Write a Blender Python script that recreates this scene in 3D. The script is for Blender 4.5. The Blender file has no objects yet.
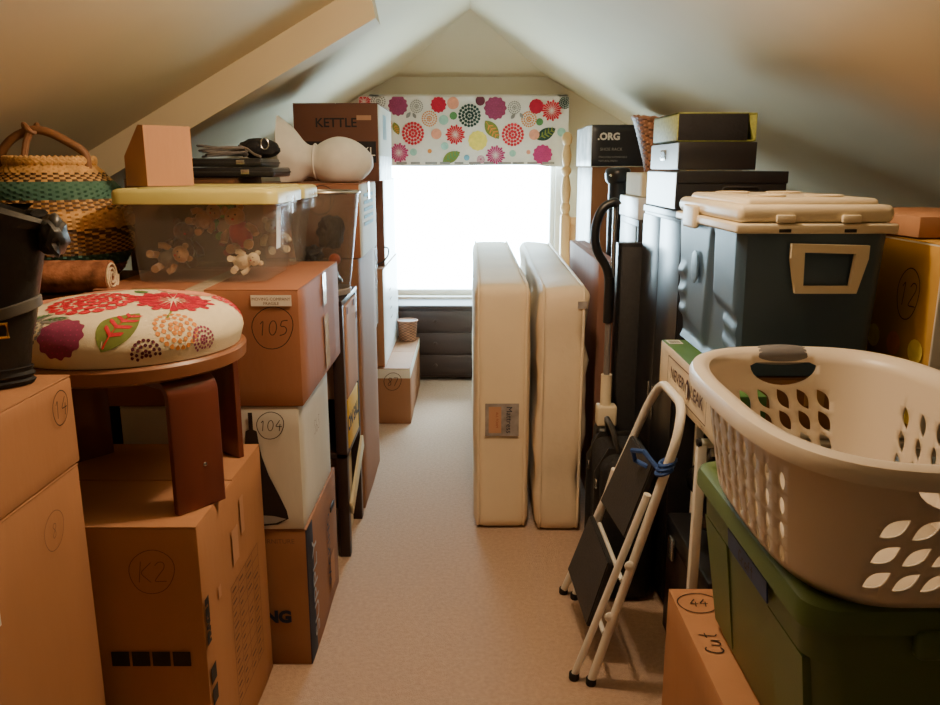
import bpy, bmesh, math, random
from mathutils import Vector, Matrix, noise
from mathutils.geometry import delaunay_2d_cdt
random.seed(7)
PI = math.pi
scn = bpy.context.scene
COL = scn.collection

# ------------------------------------------------------------------ materials
def srgb(r, g, b):
    f = lambda c: (c/255/12.92) if c/255 <= .04045 else ((c/255+.055)/1.055)**2.4
    return (f(r), f(g), f(b), 1)

def mat(name, rgb, rough=.6, var=.12, scale=8, bump=0., bscale=60, metal=0., spec=.4, stretch=(1,1,1), rgb2=None, sheen=0., trans=0., alpha=None, coat=0.):
    m = bpy.data.materials.new(name); m.use_nodes = True
    nt = m.node_tree; N = nt.nodes; L = nt.links
    b = N['Principled BSDF']
    b.inputs['Roughness'].default_value = rough
    b.inputs['Metallic'].default_value = metal
    b.inputs['Specular IOR Level'].default_value = spec
    if sheen: b.inputs['Sheen Weight'].default_value = sheen
    if coat: b.inputs['Coat Weight'].default_value = coat
    tc = N.new('ShaderNodeTexCoord'); mp = N.new('ShaderNodeMapping')
    mp.inputs['Scale'].default_value = stretch
    L.new(tc.outputs['Object'], mp.inputs['Vector'])
    n = N.new('ShaderNodeTexNoise'); n.inputs['Scale'].default_value = scale; n.inputs['Detail'].default_value = 5
    L.new(mp.outputs[0], n.inputs['Vector'])
    r = N.new('ShaderNodeValToRGB')
    c = srgb(*rgb); c2 = srgb(*rgb2) if rgb2 else c
    r.color_ramp.elements[0].position = .3; r.color_ramp.elements[1].position = .7
    r.color_ramp.elements[0].color = tuple(x*(1-var) for x in c[:3])+(1,)
    r.color_ramp.elements[1].color = tuple(min(1, x*(1+var)) for x in c2[:3])+(1,)
    L.new(n.outputs['Fac'], r.inputs['Fac']); L.new(r.outputs[0], b.inputs['Base Color'])
    if bump:
        n2 = N.new('ShaderNodeTexNoise'); n2.inputs['Scale'].default_value = bscale; n2.inputs['Detail'].default_value = 4
        L.new(mp.outputs[0], n2.inputs['Vector'])
        bp = N.new('ShaderNodeBump'); bp.inputs['Strength'].default_value = bump; bp.inputs['Distance'].default_value = .01
        L.new(n2.outputs['Fac'], bp.inputs['Height']); L.new(bp.outputs[0], b.inputs['Normal'])
    if alpha is not None:
        out = N['Material Output']; mx = N.new('ShaderNodeMixShader'); tr = N.new('ShaderNodeBsdfTransparent')
        tr.inputs[0].default_value = (.96, .96, .95, 1)
        mx.inputs[0].default_value = alpha
        L.new(tr.outputs[0], mx.inputs[1]); L.new(b.outputs[0], mx.inputs[2]); L.new(mx.outputs[0], out.inputs['Surface'])
    return m

M = {}
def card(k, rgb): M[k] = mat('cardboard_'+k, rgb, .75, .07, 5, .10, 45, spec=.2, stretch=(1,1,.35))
card('kraft', (178,128,90)); card('kraft_dark', (150,106,76)); card('kraft_red', (158,106,78)); card('kraft_pink', (192,144,112))
card('white_card', (205,200,186)); card('brown_dark', (118,78,62)); card('cream_board', (214,200,165)); card('kraft_yellow', (196,150,70))
card('kraft_shaded', (96,66,46))  # darkened kraft, shade put into the colour of the hidden boxes
M['tape'] = mat('packing_tape', (190,146,100), .18, .05, 20, .15, 25, spec=.6)
M['cleartape'] = mat('clear_tape', (214,196,170), .12, .05, 20, .2, 20, spec=.7)
M['ink'] = mat('black_ink', (38,30,28), .6, .1)
M['inkfaint'] = mat('faint_ink', (112,78,60), .7, .1)
M['navyink'] = mat('navy_print', (34,42,62), .6, .15, 30)
M['redink'] = mat('maroon_print', (70,34,32), .6, .1)
M['label'] = mat('paper_label', (232,226,214), .6, .03)
M['labelgrey'] = mat('grey_label', (150,142,138), .5, .25, 30)
M['woodred'] = mat('red_brown_wood', (104,54,42), .28, .2, 6, .04, 30, stretch=(1,1,.12), coat=.3)
M['wooddark'] = mat('espresso_wood', (52,34,28), .4, .2, 6, .05, 30, stretch=(6,6,.6))
M['woodrim'] = mat('rim_wood', (146,96,66), .35, .15, 8, coat=.2)
M['woodpine'] = mat('pine_wood', (222,178,120), .4, .1, 5, .03, 20, stretch=(5,5,.6))
M['cloth'] = mat('cream_cloth', (240,226,192), .85, .03, 30, .12, 350)
M['clothwhite'] = mat('white_cloth', (236,230,220), .9, .03, 30, .1, 300)
def flat(k, rgb, r=.8): M[k] = mat('print_'+k, rgb, r, .1, 40)
for k, v in dict(red=(214,38,58), crimson=(190,24,56), magenta=(190,60,120), plum=(150,62,98), darkplum=(104,44,62), salmon=(232,158,130), orange=(222,142,66), yellow=(240,220,100), olive=(122,134,60), green=(92,140,84), darkgreen=(40,70,62), aqua=(160,206,190), blue=(120,176,200), grey=(150,146,140), brownprint=(150,80,64)).items(): flat(k, v)
M['lidyellow'] = mat('yellow_green_lid_plastic', (208,198,118), .35, .06, 6, spec=.5)
M['clear'] = mat('clear_plastic', (205,200,190), .18, .04, 6, alpha=.17, spec=.6)
M['mesh'] = mat('grey_mesh_plastic', (120,112,104), .35, .08, 6, alpha=.45, metal=.3)
M['wrap'] = mat('plastic_wrap', (230,230,232), .15, .05, 12, .5, 14, alpha=.38, spec=.8)
M['steel'] = mat('polished_steel', (190,186,180), .25, .05, 6, metal=.9)
M['whitemetal'] = mat('white_painted_metal', (236,230,218), .35, .04, 6)
M['blackplastic'] = mat('black_plastic', (26,26,28), .35, .2, 8, spec=.5)
M['blackmatte'] = mat('black_laminate', (34,33,36), .32, .12, 6, spec=.5)
M['rubber'] = mat('black_rubber', (24,22,22), .7, .2)
M['darkgrey'] = mat('dark_grey_tread', (52,50,50), .55, .12, 60, .2, 150)
M['blackcloth'] = mat('black_nylon', (30,28,30), .8, .2, 20, .3, 120)
M['leather'] = mat('black_leather', (44,42,40), .35, .25, 9, .25, 40, spec=.6)
M['leathergrey'] = mat('grey_strap_leather', (104,100,92), .5, .15, 20)
M['brass'] = mat('brass', (190,150,80), .3, .1, metal=.9)
M['rolled'] = mat('brown_patterned_textile', (120,74,50), .85, .35, 26, .3, 80, rgb2=(170,112,80))
M['reed'] = mat('straw_reed', (206,160,98), .7, .2, 30, .2, 60)
M['reeddark'] = mat('dark_reed', (92,66,44), .7, .2, 30)
M['reedgreen'] = mat('green_reed', (72,112,94), .7, .15, 30)
M['strap'] = mat('brown_leather_strap', (140,96,62), .5, .2, 20, .1, 40)
M['wicker'] = mat('brown_wicker', (154,108,80), .6, .3, 30, .2, 80)
M['wickerdark'] = mat('brown_wicker_shade', (104,72,54), .6, .3, 30)
M['coolblue'] = mat('slate_blue_plastic', (70,92,112), .42, .06, 6, .03, 200, spec=.45)
M['coolbeige'] = mat('beige_plastic', (228,212,180), .4, .03, 6, spec=.45)
M['basketbeige'] = mat('beige_basket_plastic', (220,206,186), .36, .02, 5, spec=.5)
M['gripgrey'] = mat('grey_grip_rubber', (112,110,112), .55, .06)
M['totegreen'] = mat('olive_green_plastic', (90,112,62), .42, .05, 5, .03, 160, spec=.45)
M['tapeblue'] = mat('blue_painters_tape', (58,76,112), .6, .12, 20)
M['mattress'] = mat('cream_mattress_cloth', (234,214,182), .75, .04, 4, .25, 26)
M['mattressside'] = mat('quilted_ticking', (230,210,180), .6, .05, 5, .5, 12)
M['greenbox'] = mat('green_print_card', (74,112,56), .5, .1)
M['orangebox'] = mat('orange_print_card', (206,92,48), .5, .1)
M['creambox'] = mat('cream_print_card', (226,208,178), .5, .04)
M['patterngreen'] = mat('lime_patterned_paper', (186,186,92), .6, .2, 90, rgb2=(120,124,56))
M['snow'] = mat('pale_print_and_window_light', (196,204,206), .4, .35, 9, rgb2=(240,244,246))  # picture print; on the KETTLE box it stands in for window light
M['greycard'] = mat('steel_blue_print_and_window_light', (150,158,164), .35, .08)  # grey-blue print; also window light put into dark furniture sides
M['paleblue'] = mat('white_board_and_window_light', (226,228,228), .3, .04)  # white board; also stands in for window light on box sides
M['bagblack'] = mat('glossy_black_film', (24,24,26), .18, .2, 8, .7, 12, spec=.7)
M['bluecord'] = mat('blue_cord', (48,78,140), .7, .15, 40)
M['pinkbrown'] = mat('brown_carton_side', (160,112,92), .7, .08)
M['yellowsign'] = mat('yellow_sign', (232,182,44), .5, .05)
M['chest'] = mat('dark_walnut', (58,44,40), .5, .25, 4, .05, 20, stretch=(.6,5,5))
M['coil'] = mat('grey_cable', (120,112,108), .45, .1)

# ------------------------------------------------------------------ mesh helpers
class MB:
    def __init__(s): s.bm = bmesh.new(); s.mats = []; s.cur = 0
    def use(s, m):
        m = M[m] if isinstance(m, str) else m
        if m not in s.mats: s.mats.append(m)
        s.cur = s.mats.index(m); return s
    def face(s, vs, smooth=False):
        try: f = s.bm.faces.new(vs)
        except ValueError: return None
        f.material_index = s.cur; f.smooth = smooth; return f
    def poly(s, pts): return s.face([s.bm.verts.new(p) for p in pts])
    def box(s, x0, x1, y0, y1, z0, z1, bev=.003, seg=2, mtx=None, taper=1.):
        t = bmesh.new(); bmesh.ops.create_cube(t, size=1)
        cx, cy = (x0+x1)/2, (y0+y1)/2
        for v in t.verts:
            k = taper if v.co.z < 0 else 1
            v.co = Vector((cx+v.co.x*(x1-x0)*k, cy+v.co.y*(y1-y0)*k, (z0+z1)/2+v.co.z*(z1-z0)))
        if bev: bmesh.ops.bevel(t, geom=t.edges[:], offset=bev, segments=seg, profile=.5, affect='EDGES', clamp_overlap=True)
        s.merge(t, mtx, seg > 1); return s
    def merge(s, t, mtx=None, smooth=True):
        mp = {v: s.bm.verts.new(v.co) for v in t.verts}
        for f in t.faces:
            f.normal_update(); s.face([mp[v] for v in f.verts], smooth and max(abs(c) for c in f.normal) < .9996)
        t.free()
    def rings(s, rings, closed=True, caps=True, smooth=True, loop=False):
        R = [[s.bm.verts.new(p) for p in r] for r in rings]
        n = len(R[0]); K = len(R)
        for i in range(K if loop else K-1):
            a, b = R[i], R[(i+1) % K]
            for j in range(n if closed else n-1):
                s.face([a[j], a[(j+1) % n], b[(j+1) % n], b[j]], smooth)
        if caps and not loop:
            s.face(R[0][::-1]); s.face(R[-1])
        return R
    def tube(s, pts, r, seg=10, loop=False, caps=True, flatten=None):
        pts = [Vector(p) for p in pts]; n = len(pts); out = []
        up = None
        for i, p in enumerate(pts):
            a = pts[(i-1) % n] if (loop or i) else p
            b = pts[(i+1) % n] if (loop or i < n-1) else p
            t = (b-a).normalized()
            if up is None:
                up = Vector((0,0,1)) if abs(t.z) < .9 else Vector((1,0,0))
            x = up.cross(t).normalized(); y = t.cross(x).normalized(); up = y
            rr = r[i] if isinstance(r, (list, tuple)) else r
            fx, fy = flatten or (1, 1)
            out.append([p + x*math.cos(2*PI*k/seg)*rr*fx + y*math.sin(2*PI*k/seg)*rr*fy for k in range(seg)])
        s.rings(out, True, caps, True, loop); return s
    def lathe(s, prof, seg=32, c=(0,0,0), sx=1, sy=1, caps=True):
        s.rings([[(c[0]+sx*r*math.cos(2*PI*k/seg), c[1]+sy*r*math.sin(2*PI*k/seg), c[2]+z) for k in range(seg)] for r, z in prof], True, caps); return s
    def blob(s, c, r, seed=0, amp=.12, freq=2.5, sub=3):
        t = bmesh.new(); bmesh.ops.create_icosphere(t, subdivisions=sub, radius=1)
        for v in t.verts:
            k = 1+amp*noise.noise(v.co*freq+Vector((seed*3.1, seed*1.7, seed)))
            v.co = Vector((c[0]+v.co.x*r[0]*k, c[1]+v.co.y*r[1]*k, c[2]+v.co.z*r[2]*k))
        s.merge(t); return s
    def build(s, name, parent=None, loc=None, rot=None, normals=True):
        if normals: bmesh.ops.recalc_face_normals(s.bm, faces=s.bm.faces[:])
        me = bpy.data.meshes.new(name); s.bm.to_mesh(me); s.bm.free()
        for m in s.mats: me.materials.append(m)
        me.set_sharp_from_angle(angle=math.radians(38))
        o = bpy.data.objects.new(name, me); COL.objects.link(o)
        if parent: o.parent = parent
        if loc: o.location = loc
        if rot: o.rotation_euler = rot
        return o

def mb(m): return MB().use(m)
def tag(o, label, cat, group=None, kind=None):
    if label: o['label'] = label
    if cat: o['category'] = cat
    if group: o['group'] = group
    if kind: o['kind'] = kind
    return o
def thing(name, label, cat, loc=(0,0,0), rz=0, group=None):
    o = bpy.data.objects.new(name, None); COL.objects.link(o); o.empty_display_size = .05
    o.location = loc; o.rotation_euler = (0,0,rz); return tag(o, label, cat, group)
def arc(cx, cy, r, a0, a1, n): return [(cx+r*math.cos(a0+(a1-a0)*k/n), cy+r*math.sin(a0+(a1-a0)*k/n)) for k in range(n+1)]
def rounded(pts, r, n=6):
    P = [Vector(p) for p in pts]; out = [P[0]]
    for i in range(1, len(P)-1):
        a, b, c = P[i-1], P[i], P[i+1]
        d0 = (a-b); d1 = (c-b); rr = min(r, d0.length*.49, d1.length*.49)
        p0 = b+d0.normalized()*rr; p1 = b+d1.normalized()*rr
        for k in range(n+1):
            t = k/n; out.append(p0*(1-t)**2+b*2*t*(1-t)+p1*t*t)
    out.append(P[-1]); return out
def ss(a, b, x):
    t = max(0, min(1, (x-a)/(b-a))); return t*t*(3-2*t)

# --- writing: printed (font) and hand drawn (strokes), as flat shapes on a face frame (o, u, v, n)
def printed(parent, frame, text, size, m, cu=0, cv=0, name='printed_text', squash=1., bold=0., align='CENTER', off=.0012, rot=0):
    c = bpy.data.curves.new('t', 'FONT'); c.body = text; c.size = size; c.align_x = align; c.align_y = 'CENTER'; c.offset = bold
    c.resolution_u = 3
    to = bpy.data.objects.new('t', c); me = bpy.data.meshes.new_from_object(to); bpy.data.objects.remove(to)
    o, u, v, n = frame; ca, sa = math.cos(rot), math.sin(rot)
    for vt in me.vertices:
        x, y = vt.co.x*squash, vt.co.y
        x, y = x*ca-y*sa, x*sa+y*ca
        vt.co = o+u*(cu+x)+v*(cv+y)+n*off
    me.materials.clear(); me.materials.append(M[m])
    ob = bpy.data.objects.new(name, me); COL.objects.link(ob); ob.parent = parent
    return ob
GL = {'0': [arc(.3,.5,.0,0,0,1)], '1': [[(.15,.75),(.32,1),(.32,0)]], '4': [[(.4,1),(.05,.4),(.62,.42)],[(.45,.65),(.42,0)]],
      '5': [[(.55,1),(.15,.97),(.1,.58),(.38,.62),(.55,.4),(.45,.1),(.1,0)]], '2': [[(.05,.8),(.2,1),(.45,.95),(.48,.7),(.05,.03),(.6,.06)]],
      'K': [[(.1,1),(.08,0)],[(.55,.95),(.1,.45),(.6,0)]], '3': [[(.1,.95),(.45,.95),(.25,.58),(.52,.35),(.35,.02),(.05,.08)]],
      '8': [[(.45,.9),(.2,.97),(.12,.75),(.45,.4),(.45,.1),(.2,0),(.1,.2),(.5,.7),(.45,.9)]], '7': [[(.05,.95),(.55,.97),(.2,0)]],
      'C': [[(.55,.85),(.3,1),(.08,.6),(.12,.2),(.35,0),(.58,.15)]], 'r': [[(.1,.55),(.12,0)],[(.12,.35),(.3,.55),(.45,.5)]],
      'a': [[(.5,.5),(.2,.55),(.08,.25),(.25,0),(.5,.2),(.5,.55),(.55,0)]], 'f': [[(.5,.95),(.3,.95),(.25,.6),(.22,0)],[(.08,.5),(.45,.55)]],
      't': [[(.3,.95),(.25,.1),(.45,0)],[(.05,.6),(.5,.62)]], 'u': [[(.08,.55),(.1,.1),(.3,0),(.48,.2),(.5,.55),(.52,0)]], '+': [[(.3,.7),(.3,.2)],[(.05,.45),(.55,.45)]],
      'S': [[(.5,.9),(.25,1),(.1,.75),(.45,.4),(.35,.05),(.05,.1)]], 'b': [[(.1,1),(.1,0),(.4,.05),(.5,.35),(.15,.5)]]}
GL['0'] = [[(.3+.24*math.cos(a), .5+.48*math.sin(a)) for a in [2*PI*k/14 for k in range(15)]]]
def scrawl(parent, frame, text, size, m='ink', cu=0, cv=0, ring=0, w=.0028, name='handwritten_number', rot=0, slant=.12, aspect=1.):
    o, u, v, n = frame; b = mb(m); x = 0; strokes = []
    for ch in text:
        if ch != ' ':
            for st in GL[ch]: strokes.append([(x+p[0]*size+slant*p[1]*size, p[1]*size) for p in st])
        x += size*.68
    strokes = [[(p[0]-x/2, p[1]-size/2) for p in st] for st in strokes]
    if ring: strokes.append([(ring*aspect*(1+.04*math.sin(3*a))*math.cos(a), ring*1.05*math.sin(a+.1)) for a in [2*PI*k/28*1.04 for k in range(29)]])
    ca, sa = math.cos(rot), math.sin(rot)
    for st in strokes:
        if len(st) > 2 and len(st) < 14:
            st = [(p.x, p.y) for p in rounded([(a, c, 0) for a, c in st], size*.15, 3)]
        pts = [Vector((p[0]*ca-p[1]*sa, p[0]*sa+p[1]*ca)) for p in st]; L = []; R = []
        for i, p in enumerate(pts):
            t = (pts[min(i+1, len(pts)-1)]-pts[max(i-1, 0)])
            t = t.normalized() if t.length > 1e-7 else Vector((1,0))
            q = Vector((-t.y, t.x))*w/2
            L.append(p+q); R.append(p-q)
        W = lambda p: b.bm.verts.new(o+u*(cu+p.x)+v*(cv+p.y)+n*.0014)
        l = [W(p) for p in L]; r = [W(p) for p in R]
        for i in range(len(l)-1): b.face([l[i], r[i], r[i+1], l[i+1]])
    return b.build(name, parent, normals=False)
def patch(parent, frame, w, h, m, cu=0, cv=0, name='paper_label', off=.0009, t=.0006):
    o, u, v, n = frame; b = mb(m)
    P = lambda a, c, k: o+u*(cu+a*w/2)+v*(cv+c*h/2)+n*k
    b.rings([[P(-1,-1,off-t), P(1,-1,off-t), P(1,1,off-t), P(-1,1,off-t)], [P(-1,-1,off), P(1,-1,off), P(1,1,off), P(-1,1,off)]], smooth=False)
    return b.build(name, parent)

# --- cardboard boxes
def frames(w, d, h):
    X, Y, Z = Vector((1,0,0)), Vector((0,1,0)), Vector((0,0,1))
    return dict(front=(Vector((0,-d/2,h/2)), X, Z, -Y), back=(Vector((0,d/2,h/2)), -X, Z, Y), right=(Vector((w/2,0,h/2)), Y, Z, X),
                left=(Vector((-w/2,0,h/2)), -Y, Z, -X), top=(Vector((0,0,h)), X, Y, Z))
def carton(label, x0, x1, y0, y1, z0, z1, m='kraft', rz=0, seam='y', tape='tape', name='cardboard_box', group=None, gap=.004, lift=0., face_m=None, flaps=True):
    w, d, h = x1-x0, y1-y0, z1-z0
    r = thing(name, label, 'box', ((x0+x1)/2, (y0+y1)/2, z0), rz, group)
    ft = .004 if flaps else 0
    b = mb(m)
    t = bmesh.new(); bmesh.ops.create_cube(t, size=1)
    for v in t.verts: v.co = Vector((v.co.x*w, v.co.y*d, (v.co.z+.5)*(h-ft)))
    bmesh.ops.subdivide_edges(t, edges=t.edges[:], cuts=5, use_grid_fill=True)
    for v in t.verts:      # sides bow a few millimetres
        u = Vector((v.co.x/w*2, v.co.y/d*2, v.co.z/(h-ft)*2-1))
        k = .003*noise.noise(v.co*5+Vector((x0*9, y0*9, z0*9)))
        if abs(u.x) > .99 and abs(u.y) < .9: v.co.x += k
        if abs(u.y) > .99 and abs(u.x) < .9: v.co.y += k
    es = [e for e in t.edges if len(e.link_faces) == 2 and e.calc_face_angle(0) > 1]
    bmesh.ops.bevel(t, geom=es, offset=.004, segments=2, profile=.5, affect='EDGES')
    b.merge(t)
    if face_m:
        b.bm.faces.ensure_lookup_table()
        for fm, test in face_m.items():
            b.use(fm)
            for f in b.bm.faces:
                c = f.calc_center_median()
                if test(c.x/w*2, c.y/d*2, c.z/h): f.material_index = b.cur
    b.build('carton_body', r)
    if flaps:
        for sg in (-1, 1):
            q = mb(m)
            if seam == 'y':
                q.box(min(sg*gap/2, sg*w/2), max(sg*gap/2, sg*w/2), -d/2+.001, d/2-.001, 0, .004, .001, 1)
                o = q.build('top_flap', r, (0,0,h-.004)); o.rotation_euler = (0, -sg*lift*0, 0)
            else:
                q.box(-w/2+.001, w/2-.001, min(sg*gap/2, sg*d/2), max(sg*gap/2, sg*d/2), 0, .004, .001, 1)
                q.build('top_flap', r, (0,0,h-.004))
        if tape:
            q = mb(tape); tw = .024
            if seam == 'y':
                q.box(-tw, tw, -d/2-.0012, d/2+.0012, h, h+.0012, 0)
                q.box(-tw, tw, -d/2-.0042, -d/2-.0012, h-.07, h+.0012, 0); q.box(-tw, tw, d/2+.0012, d/2+.0022, h-.07, h+.0012, 0)
            else:
                q.box(-w/2-.0012, w/2+.0012, -tw, tw, h, h+.0012, 0)
                q.box(w/2+.0012, w/2+.0042, -tw, tw, h-.07, h+.0012, 0); q.box(-w/2-.0042, -w/2-.0012, -tw, tw, h-.07, h+.0012, 0)
            q.build('packing_tape', r)
    f = frames(w, d, h)
    f = {k: (o+n*.0028 if k != 'top' else o+n*.0006, u, v, n) for k, (o, u, v, n) in f.items()}
    r_f = f
    return r, r_f

# --- floral print
def petal(cx, cy, a, r0, r1, w0, w1, n=5):
    ca, sa = math.cos(a), math.sin(a); L = []
    pts = [(r0, -w0/2)] + [(r1-w1/2+w1/2*math.sin(PI*k/n), -w1/2*math.cos(PI*k/n)) for k in range(n+1)] + [(r0, w0/2)]
    return [(cx+p*ca-q*sa, cy+p*sa+q*ca) for p, q in pts]
def f_dahlia(x, y, r, c, n=(7,13,19)):
    out = [([(x+.12*r*math.cos(2*PI*k/10), y+.12*r*math.sin(2*PI*k/10)) for k in range(10)], c, 1)]
    for i, k in enumerate(n):
        r0 = r*(.16+.28*i); r1 = r*(.42+.29*i)
        for j in range(k): out.append((petal(x, y, 2*PI*(j+.5*i)/k, r0, r1, r*.07, 2*PI*r1/k*.86), c, 1+(i+j) % 2*.2))
    return out
def f_sun(x, y, r, c, n=22):
    return [(petal(x, y, 2*PI*j/n, r*(.12 if j % 2 else .3), r*(1 if j % 2 else .85), r*.02, r*.2), c, 1) for j in range(n)]
def f_disc(x, y, r, c, sc=0, n=36):
    return [([(x+r*(1+sc*math.cos(12*a))*math.cos(a), y+r*(1+sc*math.cos(12*a))*math.sin(a)) for a in [2*PI*k/n for k in range(n)]], c, 1)]
def f_scallop(x, y, r, c, c2):
    out = f_disc(x, y, r, c, .06, 72)
    for q in (.75, .5, .25):
        k = int(26*q)
        for j in range(k): out += [([(x+r*q*math.cos(2*PI*j/k)+r*.035*math.cos(2*PI*t/6), y+r*q*math.sin(2*PI*j/k)+r*.035*math.sin(2*PI*t/6)) for t in range(6)], c2, 2)]
    return out
def f_ring(x, y, r, c):
    out = []
    for q, k in ((.35, 7), (.65, 13), (.92, 20)):
        for j in range(k): out.append((petal(x, y, 2*PI*j/k+q, r*(q-.2), r*q, r*.05, r*.22), c, 1))
    return out + f_disc(x, y, r*.12, c, 0, 10)
def f_leaf(x, y, L, a, c, c2):
    ca, sa = math.cos(a), math.sin(a); W = lambda p, q: (x+p*ca-q*sa, y+p*sa+q*ca)
    n = 12; hw = lambda t: .27*L*math.sin(PI*t)**.8*(1.1-.25*t)
    up = [W(-L/2+L*k/n, hw(k/n)) for k in range(n+1)]; dn = [W(-L/2+L*k/n, -hw(k/n)) for k in range(n-1, 0, -1)]
    out = [(up+dn, c, 1), ([W(-.45*L, .012*L), W(-.45*L, -.012*L), W(.4*L, -.008*L), W(.4*L, .008*L)], c2, 2)]
    for t in (.25, .42, .58, .74):
        for sg in (-1, 1):
            p = -L/2+L*t; q = hw(t)*.72
            out.append(([W(p, 0), W(p+.1*L, sg*q*.9), W(p+.17*L, sg*q), W(p+.15*L, sg*q*.7), W(p+.07*L, 0)][::sg], c2, 2))
    return out
def print_on(b, shapes, f):
    for pts, c, lay in shapes:
        b.use(c); q = [f(p[0], p[1], .0012*lay) for p in pts]
        if any(x is None for x in q): continue
        if max(math.dist(p, pts[0]) for p in pts) < .03: b.poly(q); continue
        n = len(pts); cx = sum(p[0] for p in pts)/n; cy = sum(p[1] for p in pts)/n; prev = None
        for sc in (1, .72, .44, .2):
            ring = [b.bm.verts.new(f(cx+(p[0]-cx)*sc, cy+(p[1]-cy)*sc, .0014*lay)) for p in pts]
            if prev:
                for i in range(n): b.face([prev[i], prev[(i+1) % n], ring[(i+1) % n], ring[i]])
            prev = ring
        b.face(prev)

# ================================================================== SETTING
RZ, SL = 2.36, .56          # ridge height, roof slope
YW, YB, XK = 5.75, -4.0, 2.2
HX, HY = .525, 4.97
M['ceil'] = mat('ceiling_paint', (214,197,162), .8, .05, 1.2, .06, 6)
M['wallp'] = mat('wall_paint', (206,196,172), .85, .03, 2, .04, 40)
M['carpet'] = mat('carpet_pile', (188,158,134), .95, .10, 70, .5, 260, spec=.1, sheen=.2)
M['trim'] = mat('white_trim_paint', (236,234,228), .4, .02)
def struct(o): o['kind'] = 'structure'; return o
b = mb('carpet'); b.box(-XK, XK, YB, YW, -.05, 0, 0); struct(b.build('floor'))
zr = lambda x: RZ-SL*abs(x)
TH = .04
def slab(pts, off, name, m):
    b = mb(m); b.rings([[Vector(p) for p in pts], [Vector(p)+Vector(off) for p in pts]], smooth=False)
    return struct(b.build(name))
slab([(0,YB,RZ), (-XK,YB,zr(XK)), (-XK,YW,zr(XK)), (-HX,YW,zr(HX)), (0,HY,RZ)], (0,0,TH), 'ceiling_left', 'ceil')
slab([(0,YB,RZ), (0,HY,RZ), (HX,YW,zr(HX)), (XK,YW,zr(XK)), (XK,YB,zr(XK))], (0,0,TH), 'ceiling_right', 'ceil')
slab([(0,HY,RZ), (-HX,YW,zr(HX)), (HX,YW,zr(HX))], (0,0,TH), 'ceiling_gable', 'ceil')
b = mb('wallp'); b.box(-XK-.05, -XK, YB, YW, 0, zr(XK), 0); struct(b.build('wall_left'))
b = mb('wallp'); b.box(XK, XK+.05, YB, YW, 0, zr(XK), 0); struct(b.build('wall_right'))
slab([(-XK,YB,0), (XK,YB,0), (XK,YB,zr(XK)), (0,YB,RZ), (-XK,YB,zr(XK))], (0,-.05,0), 'wall_back', 'wallp')
WX0, WX1, WZ0, WZ1 = -.62, .60, .56, 1.88
b = mb('wallp')             # gable wall round the window opening
def wq(pts):
    b.rings([[Vector((x, YW, z)) for x, z in pts], [Vector((x, YW+.14, z)) for x, z in pts]], smooth=False)
wq([(-XK,0), (XK,0), (XK,WZ0), (-XK,WZ0)])
wq([(-XK,WZ0), (WX0,WZ0), (WX0,WZ1), (-zx, WZ1) if False else (-(RZ-WZ1)/SL,WZ1), (-XK,zr(XK))])
wq([(WX1,WZ0), (XK,WZ0), (XK,zr(XK)), ((RZ-WZ1)/SL,WZ1), (WX1,WZ1)])
wq([(-(RZ-WZ1)/SL,WZ1), ((RZ-WZ1)/SL,WZ1), (HX,zr(HX)), (-HX,zr(HX))])
struct(b.build('wall_front'))
# window: frame, sill, pane
win = struct(thing('window_1', None, None, ((WX0+WX1)/2, YW+.03, WZ0)))
w2, hh = (WX1-WX0)/2, WZ1-WZ0
b = mb('trim')
for x in (-w2, w2): b.box(x-.03 if x > 0 else x, x if x > 0 else x+.03, 0, .08, 0, hh, .004)
b.box(-w2, w2, 0, .08, hh-.03, hh, .004); b.box(-w2, w2, 0, .08, 0, .035, .004)
b.build('window_frame', win)
b = mb('trim')
for x in (-w2-.07, w2): b.box(x, x+.07, -.045, -.032, -.02, hh+.07, .003)
b.box(-w2-.07, w2+.07, -.045, -.032, hh, hh+.07, .003)
b.build('window_casing', win)
b = mb('trim'); b.box(-w2-.06, w2+.06, -.09, .0, -.03, -.002, .004); b.build('window_sill', win)
gm = bpy.data.materials.new('window_glass'); gm.use_nodes = True
nt = gm.node_tree; nt.nodes.clear(); o_ = nt.nodes.new('ShaderNodeOutputMaterial'); mx = nt.nodes.new('ShaderNodeMixShader')
tr = nt.nodes.new('ShaderNodeBsdfTransparent'); gl = nt.nodes.new('ShaderNodeBsdfGlossy'); gl.inputs['Roughness'].default_value = .02
fr = nt.nodes.new('ShaderNodeFresnel'); fr.inputs[0].default_value = 1.2
nt.links.new(fr.outputs[0], mx.inputs[0]); nt.links.new(tr.outputs[0], mx.inputs[1]); nt.links.new(gl.outputs[0], mx.inputs[2]); nt.links.new(mx.outputs[0], o_.inputs[0])
M['glass'] = gm
b = mb('glass'); b.box(-w2+.028, w2-.028, .038, .042, .03, hh-.028, 0); b.build('window_pane', win)
for x, nm in ((-XK, 'baseboard_left'), (XK-.015, 'baseboard_right')):
    b = mb('trim'); b.box(x, x+.015, YB, YW, 0, .09, .003); struct(b.build(nm))
b = mb('trim'); b.box(-XK+.015, XK-.015, YW-.015, YW, 0, .09, .003); struct(b.build('baseboard_front'))
# boxed-in collar running up the left slope
b = mb('ceil')
xa, xb = -.385, -2.19; dp = .13
y0a, y0b = 3.22, 3.22
R1 = [(xa, y0a, zr(xa)+.02), (xa, y0a+.16, zr(xa)+.02), (xa+.03, y0a+.16, zr(xa)-dp), (xa+.03, y0a, zr(xa)-dp)]
R2 = [(xb, y0b, zr(xb)+.02), (xb, y0b+.16, zr(xb)+.02), (xb, y0b+.16, zr(xb)-dp), (xb, y0b, zr(xb)-dp)]
b.rings([R1, R2], smooth=False); struct(b.build('trim_beam'))

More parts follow.
